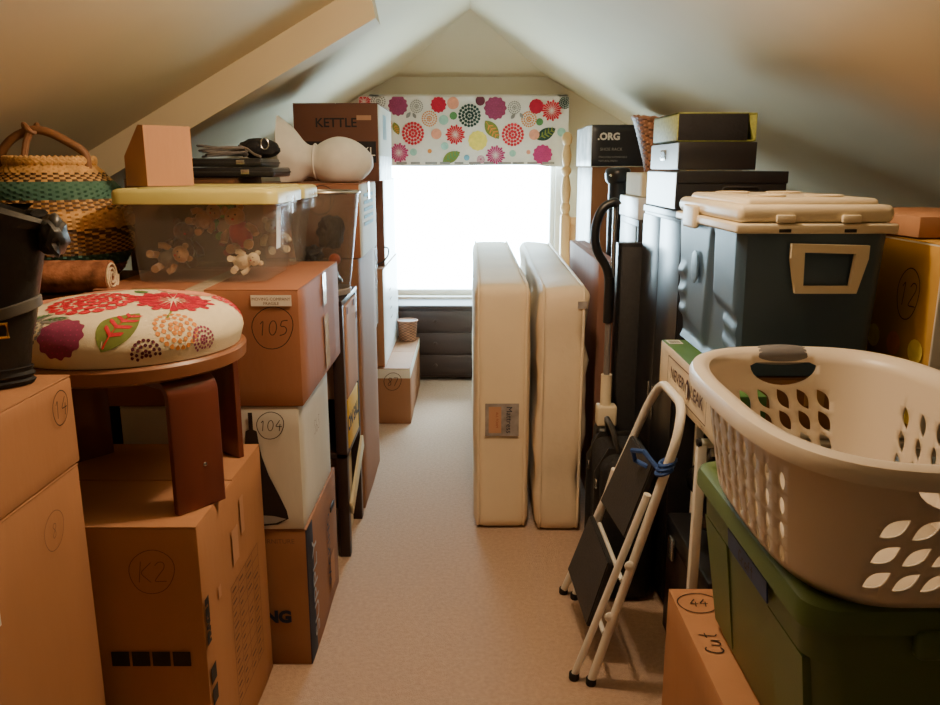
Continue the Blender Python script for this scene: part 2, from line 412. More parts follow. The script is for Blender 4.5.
# ================================================================== LEFT SIDE
# --- near stack
r, f = carton('large plain kraft box at far left, bottom of the two-box stack carrying the boot', -1.34, -.80, .95, 1.54, .001, .88, 'kraft', seam='y')
scrawl(r, f['right'], '8', .03, 'inkfaint', .17, .35, ring=.036, w=.0015)
patch(r, f['right'], .05, .06, 'label', -.05, .30)
r, f = carton('low kraft box with circled 14, under the black boot at left', -1.33, -.80, .96, 1.55, .882, 1.064, 'kraft', seam='x', tape='cleartape')
scrawl(r, f['right'], '14', .036, 'ink', .235, .04, ring=.032, w=.002, aspect=.9)
# --- black boot
bt = thing('boot', 'tall black leather boot standing on the kraft box marked 14', 'boot', (-.893, 1.465, 1.066), math.radians(205))
b = mb('leather')
def ell(cx, cz, rx, ry, n=22, tilt=0): return [(cx+rx*math.cos(2*PI*k/n), ry*math.sin(2*PI*k/n), cz+tilt*math.cos(2*PI*k/n)) for k in range(n)]
b.rings([ell(.045,.025,.10,.042), ell(.04,.05,.10,.044), ell(.01,.085,.075,.046), ell(-.02,.12,.056,.048), ell(-.03,.16,.054,.05), ell(-.035,.21,.06,.054), ell(-.04,.26,.066,.058), ell(-.04,.30,.07,.06,tilt=.01), ell(-.05,.322,.088,.068,tilt=.03), ell(-.05,.332,.078,.058,tilt=.03), ell(-.04,.28,.055,.046)])
b.build('boot_upper', bt)
b = mb('rubber')
for z, k in ((.0,1.06), (.012,1.1), (.02,1.04)): pass
b.rings([ell(.045,z,.104*k,.045*k) for z, k in ((0,1.0),(.008,1.05),(.012,1.0),(.02,1.05),(.026,1.0),(.034,1.03),(.036,.95))])
b.build('sole', bt)
b = mb('leathergrey'); b.rings([ell(-.028,z,.058*k,.053*k,tilt=-.015) for z, k in ((.132,1.0),(.134,1.06),(.152,1.06),(.154,1.0))]); b.build('strap', bt)
b = mb('brass'); b.tube([(-.03,.052,.10),(-.005,.056,.10),(-.005,.056,.125),(-.03,.052,.125)], .0035, 6, loop=True); b.build('buckle', bt)
b = mb('leather'); b.rings([[(-.09+.02*t, -.055-.012*math.sin(PI*t)-.01, .335-.02*t), (-.02-.01*t, -.066-.02*math.sin(PI*t), .335-.025*t)] for t in [k/6*2 for k in range(7)]], closed=False, caps=False)
b.tube([(-.10,-.03,.318),(-.08,-.085,.315),(-.04,-.105,.30),(-.01,-.085,.29),(-.0,-.062,.285)], [.016,.018,.016,.013,.008], 8, flatten=(1,.5)); b.build('folded_cuff', bt)

b = mb('leather'); b.blob((-.122,.03,.278), (.026,.045,.040), 11, .3, 2.4); b.build('pull_tab', bt)
# --- K2 box
r, f = carton('big kraft box marked K2 on the floor, carrying the flowered stool', -1.15, -.592, 1.60, 2.132, .001, .71, 'kraft', seam='x', tape=None, gap=.006)
scrawl(r, f['front'], 'K2', .05, 'inkfaint', .175, .25, ring=.05, w=.0016)
for k in range(4): patch(r, f['front'], .040, .036, 'ink', .085+.046*k, .035, name='printed_mark')
printed(r, f['right'], 'FRAGILE', .03, 'ink', -.25, .12, bold=.003, rot=PI/2)
for cz in (-.02, -.075): patch(r, f['right'], .035, .04, 'ink', -.24, cz, name='printed_mark')
# printed packing list
o_, u_, v_, n_ = f['right']; b = mb('inkfaint')
def strip(b, fr, a0, a1, c0, c1, off=.0006):
    o, u, v, n = fr; b.poly([o+u*a0+v*c0+n*off, o+u*a1+v*c0+n*off, o+u*a1+v*c1+n*off, o+u*a0+v*c1+n*off])
for k in range(11): strip(b, f['right'], -.08, .17, -.23+.033*k, -.228+.033*k)
for q in (-.08, -.02, .05, .11, .168): strip(b, f['right'], q, q+.002, -.23, .102)
for k in range(10):
    for q in (-.07, -.01, .06, .12):
        if random.random() < .8: strip(b, f['right'], q, q+random.uniform(.02,.04), -.215+.033*k, -.209+.033*k)
b.build('printed_table', r, normals=False)
for a, c, w_, h_ in ((-.02,.19,.05,.09), (.05,.24,.03,.10), (-.16,.14,.02,.03)): patch(r, f['right'], w_, h_, 'kraft_pink', a, c, name='torn_patch')
for a in (.18, .22): patch(r, f['top'], .012, .006, 'inkfaint', a, .21, name='printed_mark')

# --- flowered stool
SX, SY, SZ = -.815, 1.862, .712
st = thing('stool', 'round bentwood stool with flowered cream cushion standing on the K2 box', 'stool', (SX, SY, SZ))
RIM = .31
b = mb('woodrim'); b.lathe([(.10,RIM-.004),(.255,RIM-.004),(.27,RIM+.004),(.272,RIM+.03),(.266,RIM+.036),(.10,RIM+.036)], 64); b.build('seat_rim', st)
prof = [(0,.122)]
for k in range(1, 13): prof.append((.19*k/12, .122-.020*(k/12)**2.2))
for k in range(1, 9):
    a = PI/2*k/8; prof.append((.19+.078*math.sin(a), .102-.064*(1-math.cos(a))))
prof.append((.266, .030)); prof.append((.258, .004))
arcl = [0]
for i in range(1, len(prof)): arcl.append(arcl[-1]+math.hypot(prof[i][0]-prof[i-1][0], prof[i][1]-prof[i-1][1]))
def dome(u, v, off):
    s = math.hypot(u, v); a = math.atan2(v, u)
    if s > arcl[-1]-.012: return None
    for i in range(1, len(prof)):
        if s <= arcl[i]:
            t = (s-arcl[i-1])/(arcl[i]-arcl[i-1]); r0, z0 = prof[i-1]; r1, z1 = prof[i]
            dr, dz = r1-r0, z1-z0; L = math.hypot(dr, dz)
            q = r0+dr*t-dz/L*off; z = z0+dz*t+dr/L*off
            return (q*math.cos(a), q*math.sin(a), z+RIM+.034)
b = mb('cloth'); b.lathe([(max(r_, .0005), z_+RIM+.034) for r_, z_ in prof], 72)
sh = []
sh += f_dahlia(-.035, -.085, .095, 'red'); sh += f_sun(.13, -.035, .092, 'crimson', 26)
sh += f_leaf(.082, -.225, .14, 1.3, 'olive', 'red'); sh += f_ring(.19, -.18, .055, 'orange'); sh += f_disc(-.205, -.02, .06, 'salmon', .05)
sh += f_scallop(-.03, -.262, .05, 'plum', 'magenta'); sh += f_disc(.27, -.06, .05, 'red', .06); sh += f_ring(-.19, -.15, .065, 'brownprint')
sh += f_leaf(.03, .03, .055, 2.4, 'green', 'olive'); sh += f_disc(-.08, .09, .06, 'salmon', .06); sh += f_disc(.11, .12, .07, 'salmon', 0)
sh += f_ring(-.115, -.235, .045, 'grey'); sh += f_leaf(-.10, -.19, .06, .9, 'grey', 'green'); sh += f_leaf(-.06, -.205, .06, .2, 'grey', 'green')
sh += f_dahlia(-.17, .12, .06, 'orange'); sh += f_ring(.16, -.27, .04, 'darkplum'); sh += f_ring(.255, -.155, .035, 'plum')
sh += f_ring(-.28,-.06,.04,'red'); sh += f_disc(.0, .16, .05, 'yellow'); sh += f_dahlia(.23, .09, .05, 'red')
sh += [([(.155,-.125),(.16,-.125),(.165,-.165),(.16,-.165)], 'olive', 1)]
print_on(b, sh, dome)
b.build('seat_cushion', st, normals=False)
LA = -PI/4+.12
def stool_leg(a):
    b = mb('woodred'); w = .062; th = .02; top = RIM-.006
    path = [(.09, top-th/2), (.20, top-th/2)] + arc(.222, top-th/2-.03, .03, PI/2, 0, 7) + [(.252, 0.0)]
    rings = []
    for i, (x, z) in enumerate(path):
        a0 = path[max(i-1,0)]; a1 = path[min(i+1,len(path)-1)]; t = Vector((a1[0]-a0[0], a1[1]-a0[1])).normalized(); n = Vector((-t.y, t.x))*th/2
        e = .004
        rings.append([(x+n.x, -w+e, z+n.y), (x+n.x, w-e, z+n.y), (x+n.x*.7, w, z+n.y*.7), (x-n.x*.7, w, z-n.y*.7), (x-n.x, w-e, z-n.y), (x-n.x, -w+e, z-n.y), (x-n.x*.7, -w, z-n.y*.7), (x+n.x*.7, -w, z+n.y*.7)])
    b.rings(rings); o = b.build('leg', st); o.rotation_euler = (0,0,a)
    if abs(a-LA) < .01:
        s = mb('steel'); s.lathe([(.0005,.003),(.004,.002),(.005,0)], 10); q = s.build('screw', o, (.263, .012, .10), (0, PI/2, 0))
for k in range(4): stool_leg(LA+k*PI/2)
# --- stack behind the stool
r, f = carton('dark shaded kraft box behind the stool, under the woven basket', -1.56, -1.03, 2.17, 2.72, .001, 1.125, 'kraft_shaded', seam='y')
r, f = carton('kraft box with navy edge printed ING, on floor right of the K2 box', -.97, -.475, 2.145, 2.64, .001, .443, 'kraft_dark', seam='y', tape=None, lift=.1,
              face_m={'navyink': lambda x, y, z: x > .97 and y < -.52 and z > .0})
printed(r, f['front'], 'MING', .052, 'navyink', .125, -.06, bold=.003)
printed(r, f['front'], 'FURNITURE', .02, 'inkfaint', .16, .185)
printed(r, f['right'], 'SUPPLY', .09, 'greycard', -.17, -.0, rot=PI/2, squash=1.1, off=.002, name='printed_text')
printed(r, f['right'], 'PACKING', .065, 'navyink', .07, .0, rot=PI/2, squash=.9)
patch(r, f['right'], .07, .12, 'kraft', .12, -.10, name='paper_label')
q = mb('ink'); q.box(-.01,.01,-.035,.035,-.003,.003,.003); q.build('hand_hole', r, (.247,.17,.33), (0,PI/2,0))
r, f = carton('white box marked 104 with printed black pendant lamp, between box 105 and floor box', -.98, -.48, 2.142, 2.60, .445, .815, 'white_card', seam='y', tape=None)
scrawl(r, f['front'], '104', .032, 'ink', .17, .132, ring=.038, w=.0022)
b = mb('ink'); fo, fu, fv, fn = f['front']
lp = [(.006,.17),(.006,.12),(.016,.115),(.019,.085),(.026,.04),(.042,-.015),(.068,-.075),(.088,-.125),(.092,-.15)]
lp2 = lp+[(.06,-.168),(.0,-.174)]
cxl = .115
b.poly([fo+fu*(cxl+x)+fv*z+fn*.0012 for x, z in lp2]+[fo+fu*(cxl-x)+fv*z+fn*.0012 for x, z in lp2[::-1][1:]])
b.use('grey'); b.poly([fo+fu*(cxl+x)+fv*z+fn*.002 for x, z in [(.086,-.15),(.055,-.163),(0,-.168),(-.055,-.163),(-.086,-.15),(-.05,-.141),(0,-.138),(.05,-.141)]])
b.build('printed_lamp_picture', r, normals=False)
scrawl(r, f['right'], 'SbS', .045, 'inkfaint', .0, .06, w=.0022, name='handwritten_note')
r, f = carton('kraft box marked 105 with white label, under the two clear totes', -1.02, -.465, 2.14, 2.80, .817, 1.146, 'kraft_red', seam='y', tape='cleartape')
scrawl(r, f['front'], '105', .042, 'ink', .205, .06, ring=.056, w=.0022)
patch(r, f['front'], .11, .03, 'label', .205, .135)
printed(r, f['front'], 'MOVING COMPANY', .0115, 'inkfaint', .205, .139, off=.0016); printed(r, f['front'], 'FRAGILE', .0115, 'inkfaint', .205, .127, off=.0016)
o = patch(r, f['right'], .07, .17, 'tape', .06, -.06, name='packing_tape'); patch(r, f['right'], .05, .10, 'cleartape', .05, .11, name='packing_tape')

# --- clear totes with yellow lids
def tote(label, x0, x1, y0, y1, z0, h, inset=.045):
    r = thing('storage_tote', label, 'storage tote', ((x0+x1)/2, (y0+y1)/2, z0), 0, 'clear totes with yellow lids')
    w, d = (x1-x0)/2, (y1-y0)/2
    def rr(w, d, z, rad=.035, n=5):
        out = []
        for cx, cy, a in ((w-rad,d-rad,0),(-w+rad,d-rad,PI/2),(-w+rad,-d+rad,PI),(w-rad,-d+rad,1.5*PI)):
            out += [(cx+rad*math.cos(a+PI/2*k/n), cy+rad*math.sin(a+PI/2*k/n), z) for k in range(n+1)]
        return out
    b = mb('clear'); i = inset
    prof = [(i+.02,.0),(i+.004,.004),(i,.012),(i-.008,.10),(i-.010,.105),(.018,h-.058),(.010,h-.052),(.008,h-.035)]
    b.rings([rr(w-k, d-min(k, i*.7), z) for k, z in prof], caps=False); R = [b.bm.verts.new(p) for p in rr(w-i-.02, d-i*.7-.02, .0005)]; b.face(R)
    b.build('tote_body', r)
    b = mb('lidyellow'); b.rings([rr(w-k, d-k, z) for k, z in ((.09,h-.012),(.016,h-.012),(.013,h-.040),(.003,h-.042),(0,h-.040),(0,h-.012),(.004,h-.004),(.012,h),(.024,h),(.028,h-.006),(.05,h-.006),(.055,h+.002),(.09,h+.002))]); b.build('tote_lid', r)
    for s in (-1, 1): mb('clear').box(s*w-.004 if s > 0 else -w-.006, s*w+.006 if s > 0 else -w+.004, -.05, .05, h-.075, h-.02, .004).build('lid_latch', r)
    return r, w, d
t1, w1, d1 = tote('front clear tote of soft toys with yellow lid, nearest the flowered stool', -.99, -.53, 2.22, 2.585, 1.148, .262)
q = patch(t1, (Vector((w1-.028,-.06,.15)), Vector((0,1,0)), Vector((.06,0,1)).normalized(), Vector((1,0,-.05)).normalized()), .05, .12, 'label', off=.003)
printed(t1, (Vector((w1-.024,-.06,.15)), Vector((0,1,0)), Vector((.06,0,1)).normalized(), Vector((1,0,-.05)).normalized()), 'STORE', .02, 'orange', rot=PI/2, off=.003)
t2, _, _ = tote('second clear tote with yellow lid, directly behind the front one', -.99, -.53, 2.592, 2.86, 1.148, .262)

def plush(label, loc, s, m1, m2, rot=(0,0,0), ears=True):
    r = thing('soft_toy', label, 'soft toy', loc); r.rotation_euler = rot
    k = abs(hash(label)) % 50 if False else len(label)
    b = mb(m1); b.blob((0,0,.9*s), (.62*s,.55*s,.75*s), k, .08); b.build('toy_body', r)
    b = mb(m2); b.blob((0,-.08*s,1.85*s), (.55*s,.5*s,.5*s), k+1, .05)
    b.use('ink')
    for sx in (-.18,.18): b.blob((sx*s,-.52*s,1.95*s), (.06*s,.05*s,.06*s), 1, 0, sub=1)
    b.use('crimson' if m2 != 'red' else 'ink'); b.blob((0,-.6*s,1.75*s), (.08*s,.05*s,.06*s), 1, 0, sub=1)
    h = b.build('toy_head', r)
    if ears:
        for sx in (-1,1):
            b = mb(m2); b.blob((sx*.42*s,0,2.3*s), (.2*s,.1*s,.24*s), 2, 0, sub=2); b.build('ear', h)
    for sx in (-1,1):
        b = mb(m2); b.tube([(sx*.5*s,-.1*s,1.25*s),(sx*.8*s,-.2*s,1.0*s),(sx*.9*s,-.35*s,.7*s)], [.2*s,.22*s,.2*s], 10); b.build('arm', r)
        b = mb(m2); b.tube([(sx*.35*s,-.2*s,.35*s),(sx*.45*s,-.7*s,.25*s),(sx*.5*s,-.95*s,.3*s)], [.25*s,.24*s,.26*s], 10); b.build('leg', r)
    return r
M['plushtan'] = mat('tan_plush', (176,132,94), .95, .15, 30, .5, 120, sheen=.4)
M['plushcream'] = mat('cream_plush', (226,206,170), .95, .08, 30, .5, 120, sheen=.4)
M['plushbrown'] = mat('brown_plush', (104,72,54), .95, .15, 30, .5, 120, sheen=.4)
M['plushred'] = mat('red_plush', (190,30,44), .9, .1, 30, .4, 120, sheen=.3)
M['plushgreen'] = mat('green_plush', (116,170,92), .9, .1, 30, .4, 120, sheen=.3)
M['plushgrey'] = mat('grey_plush', (130,122,116), .9, .1, 30, .4, 120, sheen=.3)
zt = 1.152
plush('red bodied soft toy with tan head, at right end of the front tote', (-.665,2.38,zt+.075), .055, 'plushred', 'plushtan', (0,-.25,0))
plush('tan soft toy with outstretched arms, left of middle in the front tote', (-.815,2.39,zt+.14), .042, 'plushtan', 'plushtan', (0,.9,0))
plush('cream soft toy lying low at right front of the front tote', (-.69,2.315,zt+.042), .036, 'plushcream', 'plushcream', (0,1.35,0))
plush('green topped soft toy high in the middle of the front tote', (-.745,2.47,zt+.10), .045, 'plushcream', 'plushgreen', (0,0,.3))
plush('dark brown soft toy at the left end of the front tote', (-.885,2.45,zt+.02), .058, 'plushbrown', 'plushbrown', (0,.15,.4))
plush('grey soft toy lying along the bottom of the front tote', (-.91,2.325,zt+.05), .045, 'plushgrey', 'plushtan', (0,1.3,-.2))
plush('tan soft toy sitting in the second tote behind', (-.66,2.735,zt+.03), .05, 'plushtan', 'plushcream', (0,-.1,.5))
plush('red eared soft toy low in the second tote, beside the tan one', (-.80,2.735,zt+.02), .05, 'plushred', 'plushred', (0,.1,.2))

# --- cardboard magazine file on the front tote
mf = thing('magazine_file', 'small tan cardboard file with sloping side, on the yellow tote lid', 'magazine file', (-.925, 2.345, 1.414), math.radians(48))
b = mb('kraft_pink'); W_, D_ = .145, .13
side = [(0,0),(0,D_),(0,0)]
P = [[(0,0,0),(0,D_,0),(0,D_,.085),(0,.03,.172),(0,0,.17)], [(.004,0,0),(.004,D_,0),(.004,D_,.085),(.004,.03,.172),(.004,0,.17)]]
b.rings(P, smooth=False); b.rings([[(x+W_-.004,y,z) for x,y,z in q] for q in P], smooth=False)
b.box(.004, W_-.004, 0, .004, 0, .17, 0); b.box(.004, W_-.004, D_-.004, D_, 0, .075, 0); b.box(.004, W_-.004, .004, D_-.004, 0, .004, 0)
b.build('file_body', mf)
b = mb('cream_board'); b.box(.03,.034,.01,D_-.01,.005,.07,0); b.box(.06,.064,.01,D_-.01,.005,.072,0); b.box(.09,.095,.01,D_-.01,.005,.07,0); b.build('papers', mf)

# --- woven basket with handle
wb = thing('woven_basket', 'round woven straw basket with green bands and arched handle at upper left', 'basket', (-1.245, 2.44, 1.128))
nb = 128; rows = 56
def brad(t):  # profile of belly
    pts = [(0,.14),(.12,.178),(.3,.208),(.55,.216),(.78,.188),(.92,.145),(1,.118)]
    for (a, ra), (c, rc) in zip(pts, pts[1:]):
        if t <= c: k = (t-a)/(c-a); k = k*k*(3-2*k)*.5+k*.5; return ra+(rc-ra)*k
    return pts[-1][1]
HB = .35
b = MB(); b.use('reed'); b.use('reeddark'); b.use('reedgreen'); b.use('rolled')
R = []
for i in range(rows+1):
    t = i/rows; rr_ = brad(t)
    R.append([b.bm.verts.new(((rr_+(.0032 if (i+j//2) % 2 else -.0032))*math.cos(2*PI*j/nb), (rr_+(.0032 if (i+j//2) % 2 else -.0032))*math.sin(2*PI*j/nb), HB*t)) for j in range(nb)])
for i in range(rows):
    t = i/rows
    for j in range(nb):
        ch = (i+j//2) % 2
        if t < .16: k = 3
        elif t < .26: k = 2
        elif t < .40: k = 1 if ch else 0
        elif t < .47: k = 1 if (i+j//2) % 3 else 0
        elif t < .62: k = 0
        elif t < .70: k = 1 if ch else 0
        elif t < .84: k = 2
        elif t < .92: k = 0 if ch else 1
        else: k = 0
        b.cur = k; b.face([R[i][j], R[i][(j+1) % nb], R[i+1][(j+1) % nb], R[i+1][j]], False)
b.cur = 3; b.face(R[0][::-1]); b.cur = 1
IN = [b.bm.verts.new((.10*math.cos(2*PI*j/nb), .10*math.sin(2*PI*j/nb), HB-.015)) for j in range(nb)]
for j in range(nb): b.face([R[-1][j], R[-1][(j+1) % nb], IN[(j+1) % nb], IN[j]])
b.face(IN)
b.build('basket_body', wb, normals=True)
b = mb('reed')
for q in (0, 1): b.tube([(.118*math.cos(a), .118*math.sin(a), HB+.008+.006*math.sin(24*a+q*PI)) for a in [2*PI*k/96 for k in range(96)]], .0095, 8, loop=True)
b.build('rim_braid', wb)
b = mb('strap')
hp = [(.118,-.02,HB-.02),(.118,-.02,HB+.03),(.09,-.03,HB+.052),(.03,-.04,HB+.088),(-.02,-.04,HB+.098),(-.08,-.04,HB+.075),(-.13,-.03,HB+.03),(-.135,-.02,HB-.03)]
b.tube(rounded(hp, .06, 5), .0125, 10)
b.tube([(-.02,-.05,HB+.095),(-.035,-.055,HB+.06),(-.035,-.075,HB+.02),(-.02,-.085,HB-.01)], .010, 8)
b.tube([(-.025+.018*math.cos(a), -.04+.018*math.sin(a), HB+.098+.012*math.sin(2*a)) for a in [2*PI*k/16 for k in range(16)]], .007, 8, loop=True)
b.build('handle', wb)
# rolled textile
rt = thing('rolled_textile', 'brown rolled blanket tucked under the front of the woven basket', 'blanket', (-1.04, 2.12, 1.178), math.radians(28))
rt.location = (-1.16, 2.19, 1.175); rt.rotation_euler = (0,0,.05)
b = mb('rolled'); 
sp = [(.008+.036*k/40, 2*PI*k/40*3) for k in range(41)]
b.rings([[( x, .046*(1+.05*math.sin(7*x*10))*math.cos(2*PI*k/24), .044*math.sin(2*PI*k/24)) for k in range(24)] for x in [-.17+.34*i/14 for i in range(15)]])
b.build('rolled_body', rt)
b = mb('plushcream'); b.tube([(.173, q*math.cos(a), q*math.sin(a)) for q, a in sp], .003, 5); b.build('rolled_edge', rt)

# --- black gear on hidden stack
r, f = carton('tall shaded kraft carton behind the totes, under the black cases', -1.22, -.83, 2.88, 3.26, .001, 1.428, 'kraft_shaded', seam='y')
for i, (x0, x1, z, h, lb) in enumerate(((-1.10,-.70,1.432,.034,'lower flat black case behind the yellow lidded totes'), (-1.09,-.74,1.468,.030,'upper flat black case behind the yellow lidded totes, under the cable'))):
    c = thing('flat_case', lb, 'case', ((x0+x1)/2, 3.06, z))
    w = (x1-x0)/2
    b = mb('blackmatte'); b.box(-w, w, -.14, .14, 0, h, .008, 3); b.build('case_shell', c)
    b = mb('darkgrey'); b.box(-w-.002, w+.002, -.142, .142, h*.42, h*.58, .002); b.build('case_seam', c)
    b = mb('steel')
    for x in (-.10,.10): b.box(x-.015, x+.015, -.146, -.141, h*.3, h*.8, .001)
    b.build('clasp', c)
cb = thing('cable_coil', 'grey cable coiled on the black cases behind the totes', 'cable', (-.90, 3.0, 1.50))
b = mb('coil'); pts = []
for k in range(90):
    a = 2*PI*k/22; rr_ = .06+.012*math.sin(k*.9); pts.append((rr_*1.25*math.cos(a), rr_*.8*math.sin(a), .006+.012*k/90*3+.006*math.sin(a*1.5)))
pts += [(.10,-.03,.03),(.13,-.06,.012),(.16,-.09,.003)]
b.tube(pts, .0045, 6); b.build('cable_loop', cb)
hd = thing('black_bag', 'small black bag with metal ring at right end of the flat cases', 'bag', (-.785, 3.08, 1.50))
b = mb('blackcloth'); b.blob((0,0,.035), (.075,.07,.038), 4, .15); b.build('bag_body', hd)
b = mb('steel'); b.tube([(.035+.014*math.cos(a), -.062, .05+.02*math.sin(a)) for a in [2*PI*k/16 for k in range(16)]], .003, 6, loop=True); b.build('metal_ring', hd)

# --- dark shelf stand with bin
su = thing('shelf_stand', 'narrow dark wood shelf stand beside the aisle, under the mesh bin', 'shelf', (-.635, 3.02, .001))
sw, sd, shh = .175, .19, .998
for x in (-sw+.02, sw-.02):
    for y in (-sd+.02, sd-.02):
        b = mb('wooddark'); b.box(x-.02, x+.02, y-.02, y+.02, 0, shh-.02, .002); b.build('post', su)
for z in (.40, shh-.02):
    b = mb('wooddark'); b.box(-sw, sw, -sd, sd, z, z+.02, .002); b.build('shelf', su)
b = mb('wooddark'); b.box(-sw-.0, sw, sd-.012, sd-.002, .42, shh-.02, .001); b.build('back_panel', su)
r, f = carton('pinkish kraft box inside the dark shelf stand, under the bin', -.775, -.456, 2.875, 3.155, .62, .972, 'kraft_pink', seam='y', tape=None)
for a, c in ((-.10,.155), (.06,.16), (.115,.10)): patch(r, f['right'], .03, .025, 'brown_dark', a, c, name='torn_notch')
sg = thing('yellow_sign', 'yellow sign with black letters standing under the box in the dark shelf', 'sign', (-.463, 3.02, .422), 0)
b = mb('yellowsign'); b.box(-.004, .004, -.13, .13, 0, .19, .001); b.build('sign_panel', sg)
printed(sg, (Vector((.004,0,.095)), Vector((0,1,0)), Vector((0,0,1)), Vector((1,0,0))), 'ON SALE', .075, 'ink', bold=.003, rot=math.radians(0))
bd = tag(mb('cream_board').box(-.008, .008, -.115, .115, 0, .375, .002).build('cream_board', None, (-.50, 3.02, .003)), 'upright cream board on the floor under the dark shelf stand', 'board')
bd = mb('cream_board').box(-.006, .006, -.19, .19, -.03, .03, .002).build('brace', su, (.182, 0, .27), (math.radians(24),0,0)); bd['label'] = 'pale diagonal wooden brace'
# mesh bin and what is in it
bn = thing('wastebasket', 'round grey mesh wastebasket with steel rim on the dark shelf stand', 'wastebasket', (-.50, 3.0, 1.001))
bn.location = (-.545, 3.0, 1.001)
b = mb('mesh'); b.lathe([(.092,.02),(.135,.375)], 40, caps=False); b.build('bin_wall', bn)
b = mb('labelgrey'); b.lathe([(.085,.001),(.094,.003),(.096,.022),(.092,.026),(.085,.008)], 40); b.build('bin_base', bn)
b = mb('steel'); b.tube([(.136*math.cos(a), .136*math.sin(a), .378) for a in [2*PI*k/40 for k in range(40)]], .0055, 8, loop=True); b.build('bin_rim', bn)
def lump(name, label, cat, loc, r, m, seed, amp=.4, fr=2.2, rot=(0,0,0)):
    o = mb(m).blob((0,0,0), r, seed, amp, fr, 4).build(name, None, loc, rot); return tag(o, label, cat)
lump('crumpled_hat', 'crumpled black hat at upper right inside the mesh wastebasket', 'hat', (-.515,2.985,1.235), (.05,.05,.06), 'blackcloth', 3)
lump('dark_glove', 'dark grey glove crumpled in the middle of the mesh wastebasket', 'glove', (-.585,2.98,1.15), (.035,.045,.032), 'darkgrey', 8)
lump('black_pouch', 'black pouch at the bottom of the mesh wastebasket', 'pouch', (-.545,3.0,1.062), (.06,.06,.036), 'blackplastic', 5, .25)
lump('orange_ball', 'small orange toy ball showing at right in the mesh wastebasket', 'ball', (-.50,2.955,1.135), (.022,.022,.022), 'orangebox', 5, .02)

# --- box 151 with the cloth bundle
r, f = carton('tall kraft carton under box 151, behind the mesh wastebasket', -.97, -.46, 3.28, 3.86, .001, 1.10, 'kraft_dark', seam='y', tape='cleartape')
r, f = carton('kraft box marked 151 under the white cloth bundle', -.95, -.445, 3.285, 3.84, 1.103, 1.402, 'kraft_red', seam='x', tape='cleartape', face_m={'white_card': lambda x, y, z: x > .97})  # white aisle side is window light put into the colour
scrawl(r, f['front'], '151', .055, 'ink', .095, .085, ring=.055, w=.003)
for k in range(5): patch(r, f['right'], .30, .014, 'blue', -.02, .10-.03*k, name='printed_line')
bu = thing('cloth_bundle', 'white cloth bundle with flared gathered end on box 151', 'bundle', (-.58, 3.50, 1.405))
b = mb('clothwhite')
rg = []
for t in [k/26 for k in range(27)]:
    x = .165-.375*t
    if t < .62:
        q = t/.62; rad = .105*math.sin(PI*(.03+.80*q))**.62; zc = .082
    else:
        q = (t-.62)/.38; rad = .073-.018*math.sin(PI*min(1, q*1.8))+.034*q; zc = .082+.03*q
    ring = []
    for k in range(36):
        a = 2*PI*k/36; fold = 1+.05*math.sin(5*a+6*t)*ss(.45,.9,t)+.015*noise.noise(Vector((3*math.cos(a), 3*math.sin(a), t*6)))
        z = max(0, zc+rad*(1+.45*ss(.66,1,t))*fold*math.sin(a)); ring.append((x-(.12*ss(.7,1,t)*max(0,math.sin(a)) *.14), rad*1.15*fold*math.cos(a), z))
    rg.append(ring)
b.rings(rg); b.build('bundle_cloth', bu)
b = mb('clothwhite'); b.tube([(-.075, .082*math.cos(a), .085+.072*math.sin(a)) for a in [2*PI*k/24 for k in range(24)]], .004, 6, loop=True); b.build('gathered_seam', bu)

# --- tall wrapped stack and KETTLE box
r, f = carton('tall kraft carton on floor along the aisle, bottom of the plastic wrapped stack', -1.0, -.545, 3.98, 4.44, .001, .76, 'kraft_dark', seam='y')
r, f = carton('kraft carton under the box printed KETTLE, wrapped in clear plastic', -.98, -.54, 3.985, 4.43, .763, 1.395, 'kraft_pink', seam='y')
pw = mb('wrap').box(-.003, .003, -.215, .215, -.17, .615, .001).build('plastic_sheet', r, (.235, 0, 0)); pw['label'] = 'clear plastic sheet hanging down the aisle side'
pw2 = mb('wrap'); 
for k in range(7): pw2.tube([(.004,-.2+.066*k,.60),(.008,-.19+.064*k,.25),(.006,-.2+.066*k,-.15)], .006, 6)
pw2.build('plastic_fold', pw)
r, f = carton('brown box printed KETTLE at top of the left stack near the window', -.85, -.44, 4.0, 4.62, 1.40, 1.765, 'brown_dark', seam='y', tape=None, face_m={'white_card': lambda x, y, z: x > .97 and z > .36, 'snow': lambda x, y, z: x > .97 and z <= .36})  # pale aisle side stands in for window light on the carton
patch(r, f['front'], .37, .10, 'ink', .005, -.045, name='printed_band')
printed(r, f['front'], 'XL', .06, 'label', .15, -.045, off=.002)
printed(r, f['front'], 'KETTLE', .06, 'ink', .0, .09, bold=.001); patch(r, f['front'], .07, .022, 'kraft_pink', .135, .115)
printed(r, f['front'], 'HOME KITCHEN', .022, 'inkfaint', -.02, .045)
for k in range(3): patch(r, f['right'], .02, .12, 'blue', -.12+.06*k, .08, name='printed_line')

